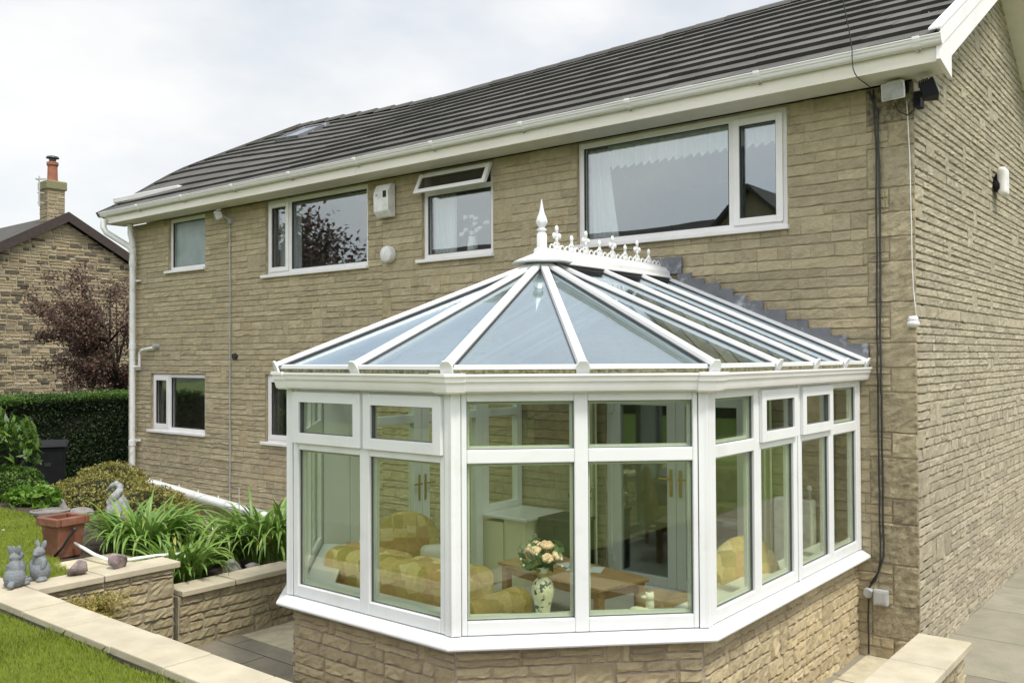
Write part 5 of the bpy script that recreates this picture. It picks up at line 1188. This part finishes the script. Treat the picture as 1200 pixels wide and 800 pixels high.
def rabbit(label, c, rz, s, lean=0):
    c = V(c); R = Matrix.Rotation(rz, 3, 'Z'); E = __import__('mathutils').Euler
    P = lambda x, y, z: c + R @ V((x, y, z)) * s
    q = lambda *r: V(r) * s
    parts = [('b', P(0, 0, .09), q(.088, .092, .095)), ('b', P(0, .005, .17), q(.062, .062, .085)), ('b', P(0, .02, .265), q(.050, .056, .046)), ('b', P(0, .066, .253), q(.024, .026, .022)),
             ('b', P(-.06, .06, .022), q(.03, .055, .022)), ('b', P(.06, .06, .022), q(.03, .055, .022)), ('b', P(-.06, .03, .16), q(.02, .03, .055), E((.5, 0, rz))), ('b', P(.06, .03, .16), q(.02, .03, .055), E((.5, 0, rz))),
             ('b', P(0, -.095, .04), q(.03, .03, .03)), ('b', P(-.032, -.005, .330), q(.026, .014, .048), E((.15, -.3, rz))), ('b', P(.032, -.005, .330), q(.026, .014, .048), E((.15, .3, rz))),
             ('b', P(-.03, .056, .275), q(.008, .01, .010)), ('b', P(.03, .056, .275), q(.008, .01, .010))]
    o = blob('rabbit_statue', parts, M['statue'], .0055 * s, None, c, 2); tag(o, label, 'statue', 'stone rabbits on the wall coping'); return o
rabbit('largest grey stone rabbit with upright ears, nearest the picture edge', (-5.12, -4.72, .757), radians(50), .84)
rabbit('grey stone rabbit half hidden behind the largest rabbit', (-5.33, -4.62, .757), radians(20), .72)
rabbit('slimmer grey stone rabbit standing at the right of the group', (-5.20, -4.50, .757), radians(-150), .82)
# heron
c = V((-7.2, -2.85, .62)); parts = [('b', c + V((0, 0, .22)), V((.10, .13, .20))), ('b', c + V((-.02, .06, .12)), V((.06, .09, .13))), ('t', [c + V((-.02, -.06, .32)), c + V((.03, -.05, .40)), c + V((.045, .0, .46)), c + V((.03, .01, .50)), c + V((-.01, -.01, .525)), c + V((-.05, -.03, .50))], [.06, .046, .038, .034, .036, .034]),
     ('t', [c + V((-.05, -.035, .505)), c + V((-.08, -.055, .475)), c + V((-.12, -.08, .44))], [.030, .018, .007]), ('t', [c + V((-.03, 0, 0)), c + V((-.03, 0, .12))], [.015, .018]), ('t', [c + V((.04, 0, 0)), c + V((.04, 0, .12))], [.015, .018])]
o = blob('heron_statue', parts, M['statue_pale'], .008, None, c, 2); tag(o, 'pale grey stone heron with curved neck standing among the leaves', 'statue')
# wheelie bins
def bin_(label, c, rz):
    c = V(c); t = thing('wheelie_bin', label, 'bin', c, 'wheelie bins by the hedge'); R = Matrix.Rotation(rz, 3, 'Z'); P = lambda x, y, z: c + R @ V((x, y, z))
    mb = MB(); vs = [P(a * w_, b * d_, z) for z, w_, d_ in ((.06, .20, .22), (.92, .25, .30)) for a, b in ((-1, -1), (1, -1), (1, 1), (-1, 1))]
    mb.add(vs, [(0, 3, 2, 1), (4, 5, 6, 7), (0, 1, 5, 4), (1, 2, 6, 5), (2, 3, 7, 6), (3, 0, 4, 7)], M['black']); mb.build('body', t, bevel=.02, seg=3)
    mb = MB(); vs = [P(a * w_, b * d_ - .0, z + (.03 if b > 0 else 0)) for z, w_, d_ in ((.925, .29, .34), (.975, .26, .31)) for a, b in ((-1, -1), (1, -1), (1, 1), (-1, 1))]
    mb.add(vs, [(0, 3, 2, 1), (4, 5, 6, 7), (0, 1, 5, 4), (1, 2, 6, 5), (2, 3, 7, 6), (3, 0, 4, 7)], M['black']); mb.build('lid', t, bevel=.015, seg=3)
    mb = MB(); mb.tube([P(-.2, .36, .92), P(.2, .36, .92)], .016, M['black'], 8); mb.build('handle', t)
    for s_ in (-1, 1): mb = MB(); mb.tube([P(s_ * .21, .2, .08), P(s_ * .26, .2, .08)], .09, M['gasket'], 16); mb.build('wheel', t, bevel=.006)
    mb = MB(); a = [P(-.06, -.2635, .60), P(.06, -.2635, .60), P(.06, -.273, .70), P(-.06, -.273, .70)]; mb.extr(a, R @ V((0, -.006, 0)), M['white_plastic'])
    a = [P(-.045, -.271, .62), P(.045, -.271, .62), P(.045, -.277, .675), P(-.045, -.277, .675)]; mb.extr(a, R @ V((0, -.005, 0)), M['gasket']); mb.build('label_plate', t)
bin_('black wheelie bin nearest the house, fully in view beside the hedge', (-13.35, -.85, .10), radians(62)); bin_('black wheelie bin half hidden behind the leafy bush', (-14.0, -1.0, .10), radians(66))
# ------------------------------------------------------------------ plants
def lily(label, c, n, ln, rad, seed, wd=.046, tone=0):
    r = np.random.default_rng(seed); c = np.array(c); vs = []; fs = []; cs = []; k = 9
    for i in range(n):
        a = r.uniform(0, 2 * pi); rr = rad * sqrt(r.uniform(0, 1)); b0 = c + np.array([cos(a) * rr, sin(a) * rr, 0]); out_ = a + r.normal(0, .7); L_ = ln * r.uniform(.6, 1.15)
        e0 = r.uniform(1.15, 1.5); bend = r.uniform(1.0, 3.0); w_ = wd * r.uniform(.7, 1.2); d = np.array([cos(out_), sin(out_)]); s = np.array([-sin(out_), cos(out_), 0.]); p = b0.copy(); t_ = np.clip(r.uniform(.1, .75) + (0.3 if r.uniform() < .03 else 0), 0, 1)
        tw = r.normal(0, .25)
        for j in range(k + 1):
            f_ = j / k; ang_ = e0 - bend * f_ ** 1.7; 
            if j: p = p + np.array([d[0] * cos(ang_), d[1] * cos(ang_), sin(ang_)]) * L_ / k
            ww = w_ * (.55 + .9 * f_ - 1.42 * f_ ** 2.4) * .5 + .0008
            q = s * cos(tw * f_) + np.array([0, 0, 1]) * sin(tw * f_)
            vs += [p - q * ww + np.array([0, 0, .25 * ww]), p - np.array([0, 0, .25 * ww]), p + q * ww + np.array([0, 0, .25 * ww])]; tt = np.clip(t_ + .12 * f_, 0, 1); cs += [(tt, tt, tt)] * 3
        b = len(vs) - 3 * (k + 1)
        for j in range(k):
            for q_ in (0, 1): fs.append((b + j * 3 + q_, b + j * 3 + q_ + 1, b + j * 3 + q_ + 4, b + j * 3 + q_ + 3))
    o = np_mesh('strap_leaf_plant', np.array(vs), np.array(fs), M['lily'], np.array(cs), org=c, smooth=True); tag(o, label, 'plant', 'strap-leaved plants along the walls'); return o
lily('wide clump of arching strap leaves beside the terracotta planter', (-6.2, -3.10, .62), 300, .60, .30, 1)
lily('low strap-leaved clump just behind the end of the upper coping', (-5.50, -3.15, .46), 200, .55, .22, 2)
lily('tall strap-leaved clump nearest the conservatory', (-5.62, -2.05, .46), 280, .76, .28, 3)
lily('dense strap-leaved clump left of the tallest one against the pipe', (-5.9, -2.35, .46), 140, .62, .22, 4)
lily('farther strap-leaved clump partly behind the low one', (-6.0, -2.85, .52), 120, .52, .2, 5)
mb = MB(); random.seed(8)
for i in range(5): flower_head(mb, (-6.3 + random.uniform(-.45, .45), -3.05 + random.uniform(-.3, .3), 1.08 + random.uniform(-.1, .06)), .022, M['curtain_white'])
def shrub(label, lobes, n, size, m, seed, name='shrub', asp=.5, core=True, cat='shrub', up=.4, org=None, core_s=.82, nz=.18):
    r = np.random.default_rng(seed); P = []; T = []; tot = sum(l[1][0] * l[1][2] for l in lobes)
    for (c_, rad) in lobes:
        k = int(n * rad[0] * rad[2] / tot); d = r.normal(size=(k, 3)); d /= np.linalg.norm(d, axis=1, keepdims=True); d[:, 2] = np.where(d[:, 2] < -.25, -d[:, 2], d[:, 2])
        rr = 1 - np.abs(r.normal(0, .10, k)); nn = vnoise(d * 2.2, 1.6, seed) * nz + vnoise(d * 6, 1.6, seed + 1) * nz * .5
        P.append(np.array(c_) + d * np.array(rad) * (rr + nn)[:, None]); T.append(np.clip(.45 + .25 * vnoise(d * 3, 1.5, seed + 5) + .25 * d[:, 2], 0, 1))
    P = np.concatenate(P); T = np.concatenate(T); c0 = org or lobes[0][0]; base = (c0[0], c0[1], c0[2] - lobes[0][1][2] * .8)
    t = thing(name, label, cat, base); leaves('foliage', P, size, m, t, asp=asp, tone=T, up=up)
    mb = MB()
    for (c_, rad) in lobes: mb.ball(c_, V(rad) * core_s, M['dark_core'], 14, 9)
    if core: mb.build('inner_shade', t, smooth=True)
    return t
shrub('low spreading yellow-green shrub in front of the downpipe', [((-10.15, -1.55, .46), (.95, .75, .42)), ((-9.15, -1.45, .42), (.65, .60, .36)), ((-10.6, -1.2, .6), (.6, .5, .38))], 15000, .042, M['azalea'], 3, nz=.10)
shrub('darker green low shrub at the right end of the yellow-green one', [((-8.85, -1.35, .36), (.45, .40, .30))], 3000, .042, M['azalea'], 6, nz=.15)
shrub('tall bright leafy bush cut off by the left picture edge', [((-11.0, -2.62, 1.15), (.55, .55, .50)), ((-11.3, -2.9, 1.5), (.5, .5, .45))], 1700, .15, M['rhodo'], 7, asp=.32, core_s=.65, nz=.25)
shrub('round dense green bush below the tall leafy bush', [((-10.55, -2.62, .72), (.48, .45, .36))], 5200, .04, M['hedge_top'], 9, nz=.12)
shrub('low bright green leafy plant behind the edging rocks', [((-9.72, -2.62, .66), (.26, .30, .20))], 420, .13, M['bright'], 10, asp=.45, core_s=.6, nz=.3, cat='plant', name='leafy_plant')
# hedge
def hedge(label, x0, x1, y0, y1, zt_, vis, n, seed, m1, m2, size=.07):
    t = thing('hedge', label, 'hedge', ((x0 + x1) / 2, (y0 + y1) / 2, 0)); r = np.random.default_rng(seed)
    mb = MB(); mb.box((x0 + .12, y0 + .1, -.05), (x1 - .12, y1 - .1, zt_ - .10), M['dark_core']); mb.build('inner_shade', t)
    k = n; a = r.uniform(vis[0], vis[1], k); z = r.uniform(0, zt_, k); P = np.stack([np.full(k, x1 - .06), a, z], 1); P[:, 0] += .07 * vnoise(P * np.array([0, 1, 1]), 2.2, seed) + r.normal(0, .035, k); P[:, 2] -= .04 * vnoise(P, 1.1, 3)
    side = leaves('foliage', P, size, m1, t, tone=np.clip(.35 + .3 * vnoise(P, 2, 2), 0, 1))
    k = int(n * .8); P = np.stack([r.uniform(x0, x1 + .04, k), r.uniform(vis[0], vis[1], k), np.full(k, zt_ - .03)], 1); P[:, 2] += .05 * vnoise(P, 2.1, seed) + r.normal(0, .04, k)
    leaves('top_leaves', P, size, m2, t, tone=np.clip(.45 + .35 * vnoise(P, 1.4, 6), 0, 1), up=.8); return t
hedge('tall clipped dark hedge beyond the bins in front of the neighbouring house', -17.2, -15.55, -7.5, 6.5, 1.72, (-3.2, 5.0), 52000, 4, M['hedge'], M['hedge_top'], size=.05)  # dark face and paler top leaves: light and shade put into leaf colours
def tree(label, base, H, crown, n, size, m, seed, trunk_r=.1, lobes=24, lr=(.35, .6), name='tree', limbs=14, asp=.5, bias=(0, 0, 0)):
    r = np.random.default_rng(seed); base = V(base); cc = V(crown[0]); cr = V(crown[1]); t = thing(name, label, 'tree', base)
    mb = MB(); top = V((cc.x, cc.y, cc.z + cr.z * .3)); mb.tube([base - V((0, 0, .1)), base.lerp(top, .35) + V((.05, .08, 0)), base.lerp(top, .7), top], [trunk_r, trunk_r * .75, trunk_r * .5, trunk_r * .2], M['bark'], 9)
    P = []; T = []
    for i in range(lobes):
        d = r.normal(size=3); d /= np.linalg.norm(d); q = cc + V((d[0] * cr.x, d[1] * cr.y, d[2] * cr.z)) * (r.uniform(.35, .98))
        st = base.lerp(top, r.uniform(.3, .9)); mid_ = st.lerp(q, .5) + V((0, 0, .12 * cr.z * r.uniform(-.3, 1)))
        if i < limbs: mb.tube([st, mid_, q], [trunk_r * .35, trunk_r * .2, trunk_r * .06], M['bark'], 6)
        k = n // lobes; L_ = r.uniform(*lr); pp = r.normal(size=(k, 3)) * np.array([L_, L_, L_ * .62]) * .55
        br = r.uniform(0, 1, k) ** .7; path = np.array(mid_)[None] * (1 - br)[:, None] + np.array(q)[None] * br[:, None]
        P.append(path + pp); T.append(np.clip(np.full(k, r.uniform(.2, .7)) + .4 * pp[:, 2] / L_, 0, 1))
    mb.build('trunk', t, smooth=True); leaves('crown', np.concatenate(P), size, m, t, asp=asp, tone=np.concatenate(T)); return t
tree('copper-leaved small tree in front of the neighbouring stone gable', (-17.6, 3.1, 0), 4.6, ((-17.5, 2.05, 3.05), (1.2, 1.95, 1.75)), 17500, .07, M['purple'], 14, trunk_r=.09, lobes=64, lr=(.14, .32), name='copper_tree', limbs=40)
# ------------------------------------------------------------------ neighbouring house
nb = thing('neighbour_house', 'old stone cottage with dark-edged gable and chimney beyond the hedge', 'house', (-30, 5.2, 0))
AY, AZ, SL = 5.18, 6.93, .565; NX = -26.0; HW = 4.6
mb = MB(); kp = lambda y: AZ - .28 - SL * abs(y - AY); F = [V((NX, 0, 0)), V((0, 1, 0)), V((1, 0, 0))]; random.seed(77)
ys = np.linspace(AY - HW, AY + HW, 21)
for a, b in zip(ys[:-1], ys[1:]): mb.add([(NX, a, 0), (NX, b, 0), (NX, b, kp(b)), (NX, a, kp(a))], [(0, 1, 2, 3)], M['mortar'])
old_tone = lambda: random.choice((0, .05, .15, .33, .33, .4, .66, .7, .95, 1.0, .5)) if random.random() > .10 else .5
lay(mb, F, AY - 3.6, AY + 3.9, 1.0, 7, [], M['old'], dep=.03, course=.09, rows=2, wmin=.18, wmax=.5, jump=.06, keep=kp, cell=.25, gap=.008, hv=.25, tonef=old_tone)
mb.build('gable_wall', nb, col=True, recalc=False)
mb = MB(); mb.box((NX - 9, AY - HW, 0), (NX - .05, AY - HW + .3, kp(AY - HW)), M['old']); mb.box((NX - 9, AY + HW - .3, 0), (NX - .05, AY + HW, kp(AY + HW)), M['old']); mb.box((NX - 9, AY - HW + .3, 0), (NX - 8.7, AY + HW - .3, kp(AY - HW)), M['old']); mb.build('wall', nb)
for s_ in (-1, 1):
    mb = MB(); e = HW + .35; mb.extr([(NX + .18, AY, AZ), (NX + .18, AY + s_ * e, AZ - SL * e), (NX + .18, AY + s_ * e, AZ - SL * e - .12), (NX + .18, AY, AZ - .12)], (-9.4, 0, 0), M['far_roof']); mb.build('roof', nb)
    mb = MB(); mb.extr([(NX + .19, AY, AZ + .03), (NX + .19, AY + s_ * e, AZ - SL * e + .03), (NX + .19, AY + s_ * e, AZ - SL * e - .27), (NX + .19, AY, AZ - .27)], (.035, 0, 0), M['bargeboard_dark']); mb.build('bargeboard', nb)
mb = MB(); cy_ = 4.93; random.seed(6); mb.box((NX - .60, cy_ - .255, 6.3), (NX - .06, cy_ + .255, 7.62), M['mortar'])
for Fc, a, b in (([V((NX - .06, 0, 0)), V((0, 1, 0)), V((1, 0, 0))], cy_ - .255, cy_ + .255), ([V((0, cy_ - .255, 0)), V((1, 0, 0)), V((0, -1, 0))], NX - .6, NX - .06)): lay(mb, Fc, a, b, 6.3, 7.6, [], M['old'], dep=.02, course=.12, rows=1, wmin=.15, wmax=.4, jump=0, cell=.3, gap=.008, tonef=lambda: random.choice((.15, .95, .3, .1)))
ch = mb.build('chimney', nb, col=True, recalc=False)
mb = MB(); mb.box((NX - .66, cy_ - .31, 7.62), (NX - .0, cy_ + .31, 7.90), M['moss']); mb.build('chimney_cap', nb, bevel=.04)
mb = MB(); mb.lathe([(.17, 7.9), (.15, 8.0), (.14, 8.38), (.17, 8.42), (.17, 8.5), (.13, 8.52)], (NX - .33, cy_, 0), M['claypot'], 16); mb.build('chimney_pot', nb, smooth='auto')
mb = MB(); mb.lathe([(.10, 8.5), (.10, 8.62), (.19, 8.63), (.17, 8.68), (.02, 8.72)], (NX - .33, cy_, 0), M['gasket'], 14); mb.build('cowl', nb, smooth='auto')
mb = MB(); mb.tube([(NX - .2, cy_ - .30, 7.2), (NX - .2, cy_ - .50, 7.2)], .02, M['grey_plastic'], 6); mb.tube([(NX - .2, cy_ - .30, 7.5), (NX - .2, cy_ - .50, 7.5)], .02, M['grey_plastic'], 6); mb.tube([(NX - .2, cy_ - .45, 7.1), (NX - .2, cy_ - .45, 8.0)], .025, M['grey_plastic'], 6); mb.tube([(NX - .2, cy_ - .55, 7.9), (NX - .2, cy_ - .25, 7.95)], .03, M['grey_plastic'], 6); mb.build('aerial_bracket', nb)
# ------------------------------------------------------------------ surroundings behind the camera (seen in the window reflections)
def plain_house(label, x0, x1, y0, y1, ze, zr_, axis, wallm):
    t = thing('garden_house', label, 'house', ((x0 + x1) / 2, (y0 + y1) / 2, 0)); mb = MB(); mb.box((x0, y0, 0), (x1, y1, ze), wallm)
    if axis == 'y':
        xm = (x0 + x1) / 2; mb.extr([(x0, y1, ze), (x1, y1, ze), (xm, y1, zr_)], (0, -.3, 0), wallm); mb.build('wall', t, col=True)
        for s_, xe in ((-1, x0), (1, x1)): mb = MB(); e = .35; k_ = (zr_ - ze) / (xm - x0); mb.extr([(xm, y1 + .3, zr_ + .15), (xe + s_ * e, y1 + .3, ze - e * k_ + .15), (xe + s_ * e, y1 + .3, ze - e * k_), (xm, y1 + .3, zr_)], (0, y0 - y1 - .6, 0), M['far_roof']); mb.build('roof', t)
    else:
        ym = (y0 + y1) / 2; mb.build('wall', t, col=True)
        for s_, ye in ((-1, y0), (1, y1)): mb = MB(); e = .35; k_ = (zr_ - ze) / (ym - y0); mb.extr([(x0 - .3, ym, zr_ + .15), (x0 - .3, ye + s_ * e, ze - e * k_ + .15), (x0 - .3, ye + s_ * e, ze - e * k_), (x0 - .3, ym, zr_)], (x1 - x0 + .6, 0, 0), M['far_roof']); mb.build('roof', t)
    for i in range(2): mb = MB(); mb.box((x0 + 1 + i * 2.2, y1 + .0, 1.2), (x0 + 2.2 + i * 2.2, y1 + .06, 2.3), M['upvc_house']); wn_ = mb.build('window', t); mb = MB(); mb.box((x0 + 1.1 + i * 2.2, y1 + .06, 1.3), (x0 + 2.1 + i * 2.2, y1 + .08, 2.2), M['gasket']); mb.build('pane', wn_)
    return t
plain_house('stone house with its gable towards the garden, seen only in reflections', -12.7, -8.1, -29, -20, 5.7, 7.9, 'y', M['garden'])
plain_house('long low stone house across the garden, seen only in reflections', -30, -12.7, -27, -20.5, 4.4, 7.5, 'x', M['garden'])
tree('dark broad tree on the garden side, seen in the wide upper left window', (-16.6, -6.6, 0), 6.5, ((-16.6, -6.6, 4.2), (1.9, 1.9, 2.1)), 9000, .16, M['purple'], 22, trunk_r=.16, lobes=40, lr=(.3, .7), name='garden_tree')
for i, (x, y, h_) in enumerate(((-26, -13, 8), (-4, -24, 7), (4, -22, 9), (13, -16, 8), (17, 4, 7), (16, 14, 9))):
    tree(('round green tree on the lawn towards the neighbouring cottage, outside the left picture edge', 'round green tree behind the long hedge, straight behind the camera', 'tallest green tree behind the camera to the right of the hedge', 'round green tree outside the right corner of the lawn', 'low round green tree beyond the boundary hedge opposite the gable', 'tall green tree beyond the boundary hedge behind the house')[i], (x, y, 0), h_, ((x, y, h_ * .6), (h_ * .3, h_ * .3, h_ * .36)), 5000, .28, M['tree_leaf'], 60 + i, trunk_r=.22, lobes=34, lr=(.5, 1.1), name='garden_tree', limbs=10)
t = hedge('long boundary hedge along the right side of the garden', 9.6, 11.0, -12, 26, 1.9, (-12, 26), 100, 14, M['hedge_top'], M['hedge_top'], size=.3)
mb = MB(); random.seed(1)
for q in range(7): mb.box((-30 + q * 9, -17.2, 0), (-21.05 + q * 9, -16.2, 2.0 + random.uniform(0, .15)), M['field'])
o = mb.build('hedge', org=(0, -16.7, 0), bevel=.2); tag(o, 'long green hedge at the far end of the front lawn', 'hedge')
